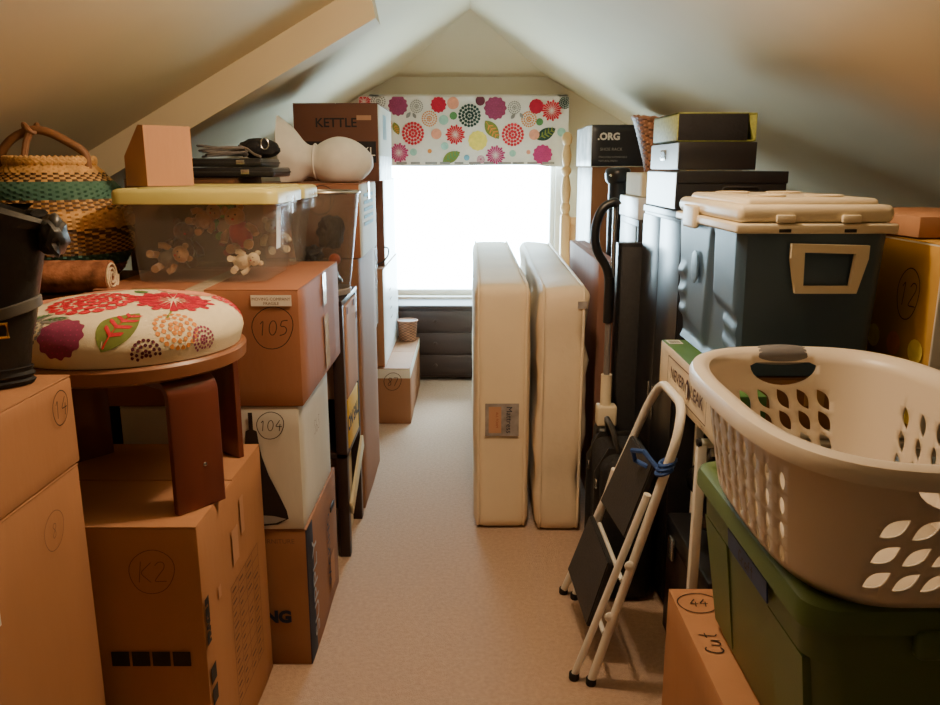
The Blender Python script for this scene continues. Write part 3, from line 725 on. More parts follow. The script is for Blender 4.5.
# --- far left by the window
r, f = carton('low kraft box with top painted as window-lit by the window, below the tall white box', -.98, -.345, 4.47, 5.34, .001, .335, 'kraft_dark', seam='x', tape=None, face_m={'white_card': lambda x, y, z: z > .8})  # white upper part stands in for window light on the flaps
scrawl(r, f['front'], '87', .05, 'ink', .215, .09, ring=.05, w=.003)
r, f = carton('tall white sided box, aisle side painted as window-lit, standing on the low kraft box near the window', -.92, -.49, 4.50, 5.38, .338, .905, 'kraft_dark', seam='y', tape=None, face_m={'paleblue': lambda x, y, z: x > .97})  # glossy white aisle side, with window light put into its colour
for k in range(4): patch(r, f['right'], .10, .008, 'grey', .02*k-.1, .12-.06*k, name='printed_line')
r, f = carton('brown carton by the window, on top of the tall white sided box', -.90, -.492, 4.64, 5.3, .908, 1.398, 'brown_dark', seam='y', face_m={'paleblue': lambda x, y, z: x > .97})  # aisle side of the brown carton coloured pale to imitate window light
hk = tag(mb('blackplastic').tube(rounded([(0,0,.004),(.055,.0,.03),(.085,0,.07),(.085,0,.11),(.06,0,.115)], .03, 5), .0045, 8).build('wire_hook', None, (-.55, 4.58, .907)), 'black curved wire hook sticking out from the white sided box', 'hook')
wk = thing('small_basket', 'small dark wicker basket at back of the low kraft box by the window', 'basket', (-.418, 5.24, .339))
b = MB(); b.use('wicker'); b.use('wickerdark'); R = []
for i in range(15): R.append([b.bm.verts.new(((.055+.0008*i+(.002 if (i+j//2) % 2 else -.002))*math.cos(2*PI*j/40), (.055+.0008*i)*math.sin(2*PI*j/40), .13*i/14)) for j in range(40)])
for i in range(14):
    for j in range(40):
        b.cur = (i+j//2) % 2; b.face([R[i][j], R[i][(j+1)%40], R[i+1][(j+1)%40], R[i+1][j]])
b.cur = 1; b.face(R[0]); b.face(R[-1]); b.build('basket_body', wk)
mb('wicker').tube([(.067*math.cos(2*PI*k/32), .067*math.sin(2*PI*k/32), .132) for k in range(32)], .005, 6, loop=True).build('basket_rim', wk)

# --- chest below the window
ch = thing('chest_of_drawers', 'low dark wooden chest of drawers under the window', 'chest of drawers', (.14, 5.57, .001))
b = mb('chest'); b.box(-.66, .48, -.145, .14, .03, .515, .003); b.build('chest_body', ch)
b = mb('chest'); b.box(-.675, .495, -.165, .145, .515, .54, .004); b.build('chest_top', ch)
for x in (-.62,.45):
    for y in (-.12,.11): mb('chest').box(x-.025, x+.025, y-.025, y+.025, 0, .03, .003).build('foot', ch)
for k in range(3):
    z = .05+.155*k; d = mb('chest').box(-.645, .465, -.160, -.146, z, z+.14, .004).build('drawer', ch)
    for x in (-.38,.2): mb('wooddark').lathe([(.001,.02),(.012,.018),(.013,.01),(.007,.006),(.007,0)], 12).build('knob', d, (x, -.160, z+.07), (PI/2,0,0))

# --- valance
va = thing('valance', 'flowered white fabric valance hanging across the top of the window', 'valance', (0, YW-.05, 0))
VX0, VX1, VZ0, VZ1 = -.745, .665, 1.475, 1.925; VD = .10
b = mb('clothwhite'); n = 28
def vy(x, z): return -VD+.006*math.sin(x*9)*(VZ1-z)/.45+.004*math.sin(23*x)*(VZ1-z)/.45
VS = .475
def vbot(x): return VZ0-.008*(x > VS)+.004*math.sin(5*x)
gr = [[(VX0+(VX1-VX0)*i/n, vy(VX0+(VX1-VX0)*i/n, vbot(VX0+(VX1-VX0)*i/n)+(VZ1-VZ0)*j/6), (lambda q: q+(VZ1-q)*j/6)(vbot(VX0+(VX1-VX0)*i/n))) for j in range(7)] for i in range(n+1)]
b.rings(gr, closed=False, caps=False)
for x in (VX0, VX1): b.poly([(x, vy(x, VZ0), vbot(x)), (x, .04, vbot(x)), (x, .04, VZ1), (x, vy(x, VZ1), VZ1)])
b.poly([(VX0, -VD, VZ1), (VX1, -VD, VZ1), (VX1, .04, VZ1), (VX0, .04, VZ1)])
def vmap(u, v, off):
    if u < VX0+.002 or u > VX1-.002: u = min(max(u, VX0+.002), VX1-.002)
    z = min(max(v, VZ0+.006), VZ1-.002); return (u, vy(u, z)-off-.003, z)
k = (VX1-VX0)/ (890-8); q = lambda px, py: (VX0+(px-8)*k, VZ1-(py-35)*(VZ1-VZ0)/283)
S = []
for fn, px, py, r_, *a in ((f_scallop,172,72,40,'plum','magenta'),(f_dahlia,233,185,48,'red'),(f_scallop,342,68,32,'crimson','red'),(f_disc,403,62,25,'salmon'),(f_ring,303,125,36,'orange'),
    (f_disc,363,130,20,'aqua'),(f_disc,404,113,16,'green'),(f_disc,332,187,22,'salmon'),(f_dahlia,472,112,48,'darkgreen'),(f_sun,412,190,42,'red'),(f_disc,517,52,20,'darkplum'),
    (f_scallop,580,82,46,'plum','magenta'),(f_disc,507,215,40,'yellow',.04),(f_dahlia,655,190,48,'red'),(f_ring,722,127,36,'orange'),(f_disc,752,75,30,'crimson',.04),
    (f_disc,767,138,15,'green'),(f_disc,745,190,22,'salmon'),(f_sun,817,92,44,'red'),(f_scallop,782,272,40,'magenta','plum'),(f_sun,583,275,42,'magenta'),(f_disc,367,237,16,'aqua'),
    (f_disc,234,262,15,'aqua'),(f_disc,303,258,9,'orange'),(f_disc,722,262,9,'salmon'),(f_disc,655,267,14,'aqua'),(f_disc,460,285,12,'blue'),(f_sun,172,265,42,'magenta'),
    (f_sun,30,55,30,'red'),(f_ring,90,55,34,'grey'),(f_disc,40,120,24,'salmon'),(f_dahlia,60,200,44,'crimson'),(f_ring,120,150,30,'orange'),(f_ring,250,75,30,'grey'),(f_ring,660,80,30,'grey'),(f_disc,860,180,18,'aqua'),(f_dahlia,872,60,26,'darkgreen'),(f_disc,100,260,30,'yellow'),
    (f_ring,520,292,18,'magenta')):
    x, y = q(px, py); S += fn(x, y, r_*k, *a)
for px, py, L, a, c, c2 in ((567,170,95,-.9,'olive','orange'),(795,187,92,.5,'darkgreen','olive'),(395,282,85,.5,'olive','green'),(163,165,55,-1.2,'olive','orange'),(215,110,30,.9,'grey','grey'),(240,112,26,2.1,'grey','grey'),(655,115,28,.9,'grey','grey'),(690,112,26,2.1,'grey','grey')):
    x, y = q(px, py); S += f_leaf(x, y, L*k, a, c, c2)
for px in range(160, 800, 62): S.append(([q(px, 303), q(px+38+px % 17, 303), q(px+38+px % 17, 312), q(px, 312)][::-1], 'grey', 3))
print_on(b, S, vmap)
b.build('valance_cloth', va, normals=False)
mb('trim').box(VX0+.01, VX1-.01, -.03, .03, VZ1-.03, VZ1-.006, .002).build('head_rail', va)

# ================================================================== MIDDLE: mattresses
def mattress(label, cx0, w, y0, y1, h, rz, m, puff, seed):
    r = thing('mattress', label, 'mattress', (cx0, y0, .001), rz)
    b = mb(m); nx, ny, nz = 8, 40, 24
    def surf(u, v, t):   # rounded box with soft pillowing
        x, y, z = u*w/2, v*(y1-y0), t*h
        return Vector((x, y, z))
    t = bmesh.new(); bmesh.ops.create_cube(t, size=1)
    for v in t.verts: v.co = Vector((v.co.x*w, (v.co.y+.5)*(y1-y0), (v.co.z+.5)*h))
    bmesh.ops.bevel(t, geom=t.edges[:], offset=.045, segments=5, profile=.5, affect='EDGES')
    bmesh.ops.subdivide_edges(t, edges=[e for e in t.edges if e.calc_length() > .2], cuts=14, use_grid_fill=True)
    for v in t.verts:
        p = v.co; k = noise.noise(Vector((p.x*6, p.y*4, p.z*7))+Vector((seed,0,0)))*puff+noise.noise(Vector((p.x*2, p.y*12, p.z*16))+Vector((seed,5,0)))*puff*.5
        e = ss(0, .10, p.z)*ss(0, .06, h-p.z)
        q = math.sin(p.z*PI*6)*.5*puff
        s = 1 if p.x > 0 else -1
        v.co.x += s*(k+q*.6)*e*(abs(p.x)/(w/2)); v.co.y += (-(k*.7+abs(k)*.3) if p.y < .2 else 0)*e
        if p.z > h*.8: v.co.z += k*.6
    b.merge(t); body = b.build('mattress_body', r)
    b = mb(m)
    for s in (-1, 1):
        x = s*(w/2-.018); L = y1-y0; c = .05
        pts = rounded([(x,-.002,.5*h),(x,-.002,-.0+.004),(x,L,.004),(x,L,h),(x,-.002,h),(x,-.002,.5*h)], .07, 5)
        b.tube([p+Vector((0,-.004 if p.y < .1 else 0,0)) for p in pts[:-1]], .006, 7, loop=True)
    b.build('piping', r)
    return r
m1 = mattress('smooth cream mattress on edge at aisle side, with grey label',   .128, .225, 3.07, 4.98, 1.02, 0, 'mattress', .004, 1)
fr = (Vector((0,-.006,.5)), Vector((1,0,0)), Vector((0,0,1)), Vector((0,-1,0)))
lb = patch(m1, fr, .135, .135, 'labelgrey', .0, -.02, name='care_label', off=.006, t=.003)
lf = (Vector((.0,-.0126,.48)), Vector((1,0,0)), Vector((0,0,1)), Vector((0,-1,0)))
printed(m1, lf, 'Mattress', .032, 'navyink', .028, 0, rot=-PI/2, off=.0005); printed(m1, lf, 'ALL FOAM', .014, 'brownprint', -.02, 0, rot=-PI/2, off=.0005)
patch(m1, lf, .05, .11, 'kraft_pink', -.028, .0, off=.0003, t=.0002, name='printed_patch')
m2 = mattress('puffy wrinkled cream mattress on edge, between smooth mattress and wall clutter',   .362, .19, 3.045, 4.95, 1.015, math.radians(-1.2), 'mattressside', .02, 9)
patch(m2, (Vector((0,-.0,.5)), Vector((1,0,0)), Vector((0,0,1)), Vector((0,-1,0))), .035, .028, 'labelgrey', .07, .45, name='care_label', off=.014, t=.004)

# ================================================================== RIGHT SIDE, far to near
# headboard with turned post
hb = thing('headboard', 'pine headboard with turned post standing right of the window', 'headboard', (.615, 5.24, .001))
pf = [(.028,.0),(.028,.2),(.028,1.16),(.022,1.175),(.032,1.20),(.034,1.22),(.022,1.24),(.030,1.28),(.033,1.33),(.024,1.39),(.018,1.41),(.032,1.43),(.033,1.45),(.020,1.47),(.028,1.50),(.031,1.54),(.022,1.58),(.018,1.60),(.030,1.615),(.034,1.64),(.028,1.665),(.012,1.68),(.001,1.682)]
b = mb('woodpine'); b.lathe(pf[2:], 20); b.box(-.029,.029,-.029,.029,0,1.16,.004); b.build('turned_post', hb)
b = mb('woodpine'); b.lathe(pf[2:14], 20, (.80,0,0)); b.box(.771,.829,-.029,.029,0,1.16,.004); b.build('post', hb)
b = mb('woodpine'); b.box(.029,.771,-.012,.012,.55,1.1,.004); b.build('panel', hb)
b = mb('woodpine'); b.box(.029,.771,-.02,.02,1.1,1.15,.006); b.build('top_rail', hb)
# ORG boxes
r, f = carton('tall kraft carton right of the window under the black ORG box', .655, .94, 4.42, 4.98, .001, 1.468, 'kraft_dark', seam='y', face_m={'snow': lambda x, y, z: x < -.97 and z > .4})
r, f = carton('black box printed ORG on the tall carton right of the window', .645, .94, 4.40, 4.98, 1.471, 1.685, 'blackmatte', seam='y', tape=None, face_m={'snow': lambda x, y, z: x < -.97})
printed(r, f['front'], '.ORG', .05, 'label', -.055, .045, bold=.002); printed(r, f['front'], 'SHOE RACK', .022, 'grey', -.04, -.02)
printed(r, f['front'], 'STACKABLE EXPANDABLE', .013, 'grey', -.03, -.06); printed(r, f['front'], 'NATURAL FINISH', .013, 'grey', -.055, -.08)
# long brown carton on edge beside the mattress
r, f = carton('long brown carton standing on edge between wrinkled mattress and vacuum', .535, .615, 3.32, 4.3, .001, 1.085, 'pinkbrown', seam='y', tape=None)
# black tube
tb = thing('black_tube', 'tall black cylindrical tube with flared cap, standing behind the vacuum', 'tube', (.668, 3.70, .001))
b = mb('blackplastic'); b.lathe([(.040,0),(.042,.01),(.040,.03),(.040,1.40)], 28); b.build('tube_body', tb)
b = mb('blackplastic'); b.lathe([(.046,1.395),(.056,1.41),(.058,1.44),(.055,1.455),(.048,1.462),(.012,1.466)], 28); b.build('tube_cap', tb)
for s in (-1,1): mb('steel').lathe([(.006,0),(.006,.006),(.001,.007)], 10).build('rivet', tb, (s*.04,-.041,1.43), (PI/2,0,0))
# white topped unit
wu = thing('storage_cabinet', 'dark storage cabinet with white top band, behind the black upright board', 'cabinet', (.88, 3.33, .001))
X0, X1, Y0, Y1, H = -.225, .23, -.19, .19, 1.35
b = mb('blackmatte'); b.box(X0, X1, Y0, Y1, 0, H-.085, .003); b.build('cabinet_body', wu)
b = mb('paleblue'); b.box(X0-.006, X1, Y0-.004, Y1+.004, H-.083, H, .003); b.build('top_band', wu)
b = mb('greycard'); b.box(X0-.004, X0-.001, Y0+.03, Y1-.03, H-.30, H-.11, .001); b.build('lit_inset_panel', wu)  # blue window light on the recessed panel, put into its colour
b = mb('steel'); b.box(X0-.012, X0-.005, -.05, .05, H-.20, H-.19, .002); b.build('handle', wu)
# cream carton and wicker basket on that unit
r, f = carton('small cream carton under the brown wicker wastebasket', .665, .95, 3.16, 3.48, 1.354, 1.445, 'cream_board', seam='y')
wi = thing('wicker_basket', 'tall brown wicker basket on the cream carton beside the lime box', 'basket', (.775, 3.32, 1.448))
b = MB(); b.use('wicker'); b.use('wickerdark'); R = []; n = 64; rw = 26
for i in range(rw+1):
    t = i/rw; rr_ = .066+.045*t+.012*t*t
    R.append([b.bm.verts.new(((rr_+(.0028 if (i+j//2) % 2 else -.0028))*math.cos(2*PI*j/n), (rr_+(.0028 if (i+j//2) % 2 else -.0028))*math.sin(2*PI*j/n), .205*t+.006*math.cos(4*PI*j/n)*t)) for j in range(n)])
for i in range(rw):
    for j in range(n): b.cur = 1 if (i+j//2) % 4 == 0 else 0; b.face([R[i][j], R[i][(j+1)%n], R[i+1][(j+1)%n], R[i+1][j]])
b.cur = 1; b.face(R[0]); b.build('basket_body', wi)
mb('wicker').tube([((.123)*math.cos(2*PI*k/48), .123*math.sin(2*PI*k/48), .207+.006*math.cos(4*PI*k/48)+.003*math.sin(40*PI*k/48)) for k in range(48)], .007, 7, loop=True).build('basket_rim', wi)
# black upright board
pb = thing('black_board', 'flat topped black upright board between vacuum and tall black cabinet', 'board', (.635, 3.075, .001))
b = mb('blackmatte'); b.box(-.072, .072, -.03, .03, 0, 1.185, .003); b.build('board_panel', pb)
b = mb('darkgrey'); b.box(-.06,.06,-.034,-.031,.02,1.17,.001); b.build('front_panel', pb)
# tall black cabinet
tc_ = thing('tall_cabinet', 'tall black cabinet behind the cooler, carrying the black boxes', 'cabinet', (.90, 2.74, .001))
b = mb('blackmatte'); b.box(-.25, .25, -.28, .27, .04, 1.31, .003); b.build('cabinet_body', tc_)
b = mb('blackmatte'); b.box(-.255, .25, -.285, .275, 1.31, 1.332, .002); b.build('cabinet_top', tc_)
b = mb('blackplastic'); b.box(-.235, .24, -.26, .25, 0, .04, .002); b.build('plinth', tc_)
for s in (-1,1):
    d = mb('blackmatte').box(-.2545, -.251, -.278 if s < 0 else .001, -.003 if s < 0 else .268, .05, 1.30, .001).build('door', tc_)
    mb('steel').box(-.262, -.2548, s*.03-.006, s*.03+.006, .60, .72, .002).build('handle', d)
def lidbox(label, x0, x1, y0, y1, z0, h, side, kind):
    r = thing('storage_box', label, 'storage box', ((x0+x1)/2, (y0+y1)/2, z0)); w, d = (x1-x0)/2, (y1-y0)/2
    b = mb('blackmatte'); b.box(-w, w, -d, d, 0, h, .003); b.build('box_body', r)
    if kind == 'lid':
        b = mb('blackmatte'); b.box(-w-.003, w+.003, -d-.003, d+.003, h-.035, h+.003, .002); b.build('box_lid', r)
        b = mb('paleblue'); b.box(-w-.0052, -w-.0032, -d+.004, d-.004, .004, h-.002, 0); b.build('window_lit_end', r)  # window light on the black end, imitated by a white sheet
        b = mb('darkgrey'); b.tube(rounded([(-.03,-d-.004,.045),(-.03,-d-.004,.072),(.09,-d-.004,.072),(.09,-d-.004,.045)], .015, 4), .003, 6); b.build('hand_hold', r)
    else:
        b = mb('greycard'); b.box(-w-.003, -w-.0005, -d+.003, d-.003, .003, h-.003, 0); e = b.build('window_lit_end', r)  # grey-blue sheet imitates window light on the black end
        b = mb('steel'); b.box(-w-.006, -w-.003, -.035, .035, h*.35, h*.75, .001); fr_ = b.build('label_holder', e)
        b = mb('blackplastic'); b.box(-w-.0072, -w-.006, -.022, .022, h*.42, h*.68, 0); b.build('label_slot', fr_)
    return r
lidbox('wide black box with end painted pale as window-lit on the tall black cabinet', .655, 1.0, 2.58, 3.0, 1.334, .118, 0, 'lid')
lidbox('black box with label holder and end painted window-lit grey, under the lime patterned box', .66, .905, 2.60, 2.99, 1.459, .086, 0, 'drawer')
gb = thing('patterned_box', 'open lime green patterned box with dark inside, top of the black boxes', 'box', (.78, 2.79, 1.547))
b = mb('patterngreen'); w, d, h = .125, .17, .088
b.box(-w, -w+.006, -d, d, 0, h, .001); b.box(w-.006, w, -d, d, 0, h, .001); b.box(-w, w, d-.006, d, 0, h, .001)
b.box(-w, w, -d, d, h-.006, h, .001)
b.build('box_shell', gb)
b = mb('blackcloth'); b.box(-w+.003, w-.028, -d-.002, d-.01, .003, h-.003, .001); b.use('patterngreen')
b.build('inside_shade', gb)  # black block stands in for the shade inside the open box
b = mb('patterngreen'); b.box(-w, w, -d, d, 0, .005, .001); b.build('box_floor', gb)
b = mb('patterngreen'); b.rings([[(w-.006,-d,.006),(w-.006,-d,h-.007),(w-.028,-d+.005,h-.007)],[(w-.006,d-.01,.006),(w-.006,d-.01,h-.007),(w-.028,d-.01,h-.007)]], smooth=False); b.build('inner_flap', gb)
# upright vacuum
vc = thing('upright_vacuum', 'black upright vacuum with looped handle and cream collar, beside the mattress', 'vacuum cleaner', (.515, 2.94, .001))
b = mb('blackplastic'); hl = [(0,0,1.02),(-.005,0,1.10),(-.055,0,1.17),(-.062,0,1.25),(-.035,0,1.325),(.01,0,1.345),(.02,0,1.33)]
b.tube(rounded(hl, .06, 6), [.020]*4+[.017]*100, 12) if False else b.tube(rounded(hl, .06, 6), .0165, 12); b.tube([(0,0,.90),(0,0,1.07)], .0185, 12); b.build('loop_handle', vc)
b = mb('coil'); b.tube([(.003,0,.70),(.002,0,.92)], .012, 12); b.build('shaft', vc)
b = mb('steel'); b.tube([(.014,.012,.9),(.014,.012,1.33)], .009, 10); b.build('cord_rod', vc)
b = mb('coolbeige'); b.tube([(.004,0,.575),(.004,0,.70)], .021, 16); b.box(-.03,.045,-.03,.03,.50,.58,.008,3); b.build('collar', vc)
b = mb('blackplastic'); b.box(-.035,.05,-.045,.045,.10,.50,.02,3); b.build('dust_housing', vc)
b = mb('blackplastic'); b.box(-.055,.06,-.10,.06,.0,.10,.02,3); b.build('floor_head', vc)
# duffel bag
df = thing('duffel_bag', 'black bag with buckles on the floor between mattress and step stool', 'bag', (.535, 2.66, .002))
b = mb('blackcloth'); t = bmesh.new(); bmesh.ops.create_cube(t, size=1)
for v in t.verts: v.co = Vector((v.co.x*.185, v.co.y*.34, (v.co.z+.5)*.52))
bmesh.ops.bevel(t, geom=t.edges[:], offset=.05, segments=4, profile=.5, affect='EDGES'); bmesh.ops.subdivide_edges(t, edges=[e for e in t.edges if e.calc_length() > .1], cuts=6, use_grid_fill=True)
for v in t.verts: v.co += v.co.normalized()*.008*noise.noise(v.co*9) if v.co.z > .03 else Vector()
b.merge(t); b.build('bag_body', df)
b = mb('leather')
for y in (-.09,.09): b.tube([(-.097,y,.06),(-.099,y,.45),(-.06,y,.525),(.06,y,.525)], .012, 6, flatten=(.3,1.2))
b.build('strap', df)
for y in (-.09,.09): mb('steel').tube([(-.106,y-.018,.40),(-.106,y+.018,.40),(-.106,y+.018,.43),(-.106,y-.018,.43)], .003, 6, loop=True).build('buckle', df)
b = mb('leather'); b.tube(rounded([(-.03,-.09,.52),(-.05,-.07,.60),(-.05,.07,.60),(-.03,.09,.52)], .05, 5), .010, 8); b.build('carry_handle', df)

# --- white metal table with things under and on it
tl = thing('metal_table', 'white metal folding table behind the green tote, carrying the cooler', 'table', (.98, 2.14, .001))
tx0, tx1, ty0, ty1 = -.42, .42, -.27, .28
b = mb('whitemetal'); b.box(tx0+.07, tx1, ty0, ty1, .815, .835, .004); b.build('tabletop', tl)
for y in (ty0+.012, ty1-.012):
    b = mb('whitemetal'); b.tube([(tx0+(.015 if y < 0 else .16),y,.80),(tx1-.015,y,.80)], .012, 10); b.build('rail', tl)
    b = mb('whitemetal'); b.tube([(tx0+(.04 if y < 0 else .18),y,.775),(tx1-.04,y,.775)], .010, 10); b.build('cross_rail', tl)
for x in (tx0+.015, tx1-.015):
    for y in (ty0+.012, ty1-.012):
        if y > 0 and x < 0: x += .15
        lg = mb('whitemetal').box(x-.012, x+.012, y-.012, y+.012, .01, .80, .004, 2).build('leg', tl)
        mb('rubber').box(x-.014, x+.014, y-.014, y+.014, 0, .02, .003).build('rubber_foot', lg)
mb('rubber').lathe([(.013,0),(.013,.008),(.004,.010)], 12).build('end_cap', tl, (tx0+.012, ty0+.012, .80), (0,-PI/2,0))
tk = thing('trunk', 'dark trunk on the floor under the white metal table', 'trunk', (.96, 2.14, .001))
b = mb('wooddark'); b.box(-.33,.33,-.22,.22,0,.33,.01,2); b.build('trunk_body', tk)
b = mb('blackmatte'); b.box(-.335,.335,-.225,.225,.333,.40,.012,2); b.build('trunk_lid', tk)
for y in (-.12,.12): mb('steel').box(-.345,-.336,y-.02,y+.02,.29,.36,.002).build('clasp', tk)
bg = thing('black_sack', 'glossy black plastic sack on the trunk under the white table', 'sack', (.86, 2.14, .404))
b = mb('bagblack'); b.blob((0,0,.165), (.22,.20,.17), 6, .25, 2.6, 4)
for v in b.bm.verts: v.co.z = max(0, v.co.z); v.co.z = min(.345, v.co.z)
b.build('sack_body', bg)
b = mb('bagblack'); b.tube([(-.05,-.05,.33),(-.07,-.06,.345),(-.12,-.07,.338)], [.03,.016,.03], 10); b.build('knotted_neck', bg)

# NEVER LEAK carton
r, f = carton('long green and cream box printed NEVER LEAK, under the cooler edge', .565, .662, 1.71, 2.31, .838, .972, 'greenbox', seam='y', tape=None, flaps=False,
              face_m={'creambox': lambda x, y, z: x < -.97, 'orangebox': lambda x, y, z: x < -.97 and (y > .86 or y < -.84)})
fl = f['left']
printed(r, fl, 'NEVER', .046, 'redink', -.085, .004, bold=.0008, squash=1.05); printed(r, fl, 'LEAK', .046, 'redink', .105, .004, bold=.0008, squash=1.05)
b = mb('redink')
for a0, a1, c0, c1 in ((-.19,.19,.044,.047),(-.19,.19,-.041,-.038),(-.19,-.187,-.041,.047),(.187,.19,-.041,.047)): strip(b, fl, a0, a1, c0, c1, .0012)
o_, u_, v_, n_ = fl
b.poly([o_+u_*(.017+.021*math.cos(a)*(1 if math.sin(a) < .5 else .75))+v_*(.002+.027*math.sin(a))+n_*.0014 for a in [2*PI*k/20 for k in range(20)]])
b.use('creambox'); b.poly([o_+u_*(.017+.008*math.cos(a))+v_*(-.002+.019*math.sin(a))+n_*.0024 for a in [2*PI*k/16 for k in range(16)]])
b.build('printed_logo', r, normals=False)
printed(r, fl, 'LIDS', .016, 'redink', .165, -.053)
patch(r, f['top'], .04, .05, 'label', -.02, .26)
b = mb('ink')
for k in range(7): strip(b, f['top'], -.035, -.005, .243+.005*k, .245+.005*k, .0014)
b.build('barcode', r, normals=False)
r, f = carton('plain low kraft carton on the white table, beneath most of the cooler', .668, 1.01, 1.876, 2.40, .838, .970, 'kraft_dark', seam='y')
r, f = carton('yellow print box marked 12 right of the cooler', 1.065, 1.36, 1.80, 2.36, .838, 1.30, 'kraft_yellow', seam='y', face_m={'white_card': lambda x, y, z: (y < -.97) or (x < -.97 and (y < -.86 or z > .93))})
scrawl(r, f['left'], '12', .06, 'ink', .16, .10, ring=.06, w=.0028, aspect=.8)
for k in range(5): 
    for j in range(3):
        oo, uu, vv, nn = f['left']; bb = mb('orange' if (k+j) % 2 else 'yellow')
        bb.poly([oo+uu*(-.18+.1*k+.032*math.cos(a))+vv*(-.18+.075*j+.03*math.sin(a))+nn*.0012 for a in [2*PI*q/14 for q in range(14)]]); bb.build('printed_dot', r, normals=False)
kt = tag(mb('kraft').box(-.15,.15,-.22,.22,0,.05,.003).build('cardboard_tray', None, (1.20, 2.14, 1.304), (0,0,.06)), 'low kraft tray lying on the yellow box beside the cooler', 'tray')

# --- cooler
CX0, CX1, CY0, CY1, CZ = .622, .972, 1.86, 2.395, .975
co = thing('cooler', 'large slate blue cooler with beige lid on the right', 'cooler', ((CX0+CX1)/2, (CY0+CY1)/2, CZ))
cw, cd, chh = (CX1-CX0)/2, (CY1-CY0)/2, .343
b = mb('coolblue'); t = bmesh.new()
def cool_xy(z): k = .94+.06*(z/chh); return cw*k, cd*k
def relief(y, z):     # y -1 far .. 1 near, z 0..1 : embossed long side
    d = 0
    pad_near = ss(.22,.32,y)*ss(.40,.50,z+.1*(y-.6))
    pad_far = (1-ss(.02,.16,y-.25*(z-.5)))*ss(.12,.3,z+.15*(y+1))
    d += .013*max(pad_near, pad_far)
    for k in range(3):
        zc = .58-.17*k; d += .008*math.exp(-((z-zc-.06*(y+.8))/.045)**2)*ss(.62,.74,-y)
        zc = .34-.15*k; d += .009*math.exp(-((z-zc+.12*(y-.7))/.05)**2)*ss(.5,.62,y)
    return d-.013*1.0
NY, NZ = 64, 48
def side_pts(): 
    grid = []
    for i in range(NY+1):
        yy = -1+2*i/NY; col = []
        for j in range(NZ+1):
            zz = j/NZ; W, D = cool_xy(zz*chh); e = ss(0,.06,zz)*ss(0,.06,1-zz)*ss(0,.06,1-abs(yy))
            rd = .0 if abs(yy) < .94 else .02*((abs(yy)-.94)/.06)**2
            col.append((-W-relief(-yy*-1 if False else -yy, zz)*e+rd, yy*D, zz*chh))
        grid.append(col)
    return grid
g = side_pts(); b.rings(g, closed=False, caps=False)
W0, D0 = cool_xy(0); W1, D1 = cool_xy(chh); c = .02
def cr(W, D, z): return [(-W+c,-D,z)]+[(W-.03,-D,z)]+[(W-.03+.03*math.sin(PI/2*k/4),-D+.03-.03*math.cos(PI/2*k/4),z) for k in range(1,5)]+[(W-.03+.03*math.cos(PI/2*k/4),D-.03+.03*math.sin(PI/2*k/4),z) for k in range(5)]+[(-W+c,D,z)]
b.rings([cr(*cool_xy(chh*j/8), chh*j/8) for j in range(9)], closed=False, caps=False)
b.poly([(-W0+c,-D0,0),(W0-.02,-D0,0),(W0-.02,D0,0),(-W0+c,D0,0)]); b.poly([(-W1+c,-D1,chh),(W1-.02,-D1,chh),(W1-.02,D1,chh),(-W1+c,D1,chh)])
for s in (-1,1): b.rings([[(-W1*1 if j == NZ else -cool_xy(chh*j/NZ)[0]+.02, s*cool_xy(chh*j/NZ)[1], chh*j/NZ), (-cool_xy(chh*j/NZ)[0]+c, s*cool_xy(chh*j/NZ)[1], chh*j/NZ)] for j in range(NZ+1)], closed=False, caps=False)
b.build('cooler_body', co, normals=False)
b = mb('coolblue'); b.blob((-cw-.004, .07, chh*.66), (.0035,.036,.046), 0, 0); b.build('oval_emblem', co)
b = mb('coolbeige'); b.box(-cw-.012, cw+.012, -cd-.012, cd+.012, chh+.001, chh+.024, .006, 3); b.build('lid_rim', co)
b = mb('coolbeige')
b.box(-cw-.006, cw+.004, -cd-.006, cd+.006, chh+.0245, chh+.066, .016, 4); b.box(-cw+.02, cw-.02, -cd+.025, cd-.025, chh+.055, chh+.080, .016, 4)
lid = b.build('cooler_lid', co)
for x in (-.07,.07):
    for y in (-.13,.13): mb('coolbeige').lathe([(.044,0),(.046,.004),(.040,.005),(.036,.001),(.001,.001)], 28, sx=1.0, sy=1.0).build('cup_holder', lid, (x, y, chh+.080))
mb('coolbeige').box(-cw-.022, -cw-.004, .05, .16, chh-.012, chh+.05, .006, 3).build('lid_latch', co)
for x in (-.075,.075): mb('blackplastic').box(x-.014, x+.014, -cd-.0135, -cd-.011, chh+.004, chh+.012, .001).build('hinge_slot', co); 
for x in (-.075,.075): mb('coolbeige').box(x-.022, x+.022, -cd-.016, -cd-.004, chh+.026, chh+.044, .004, 2).build('hinge', co)
b = mb('coolbeige')
def bar(p, q_, r_): b.tube([p, q_], r_, 8)
yb = -cd-.008
ol = [(-.087,.322),(.092,.318),(.092,.288),(.079,.284),(.072,.207),(-.070,.207),(-.074,.286),(-.087,.288)]; il = [(-.056,.302),(.062,.299),(.055,.224),(-.053,.224)]
ox = .028
def ringpoly(outer, inner, y0, y1):
    o0 = [(x+ox,y0,z) for x, z in outer]; 
    return o0
vs = [Vector((x+ox, z)) for x, z in ol]+[Vector((x+ox, z)) for x, z in il]
cdt = delaunay_2d_cdt(vs, [], [list(range(8)), list(range(8,12))], 0, 1e-5)
vv2, _, ff2 = cdt[0], cdt[1], cdt[2]
inside = lambda p: (lambda x, z: .224 < z < .3006 and -.053-.003*(z-.224)/.078 < x < .055+.007*(z-.224)/.075)(p.x-ox, p.y)
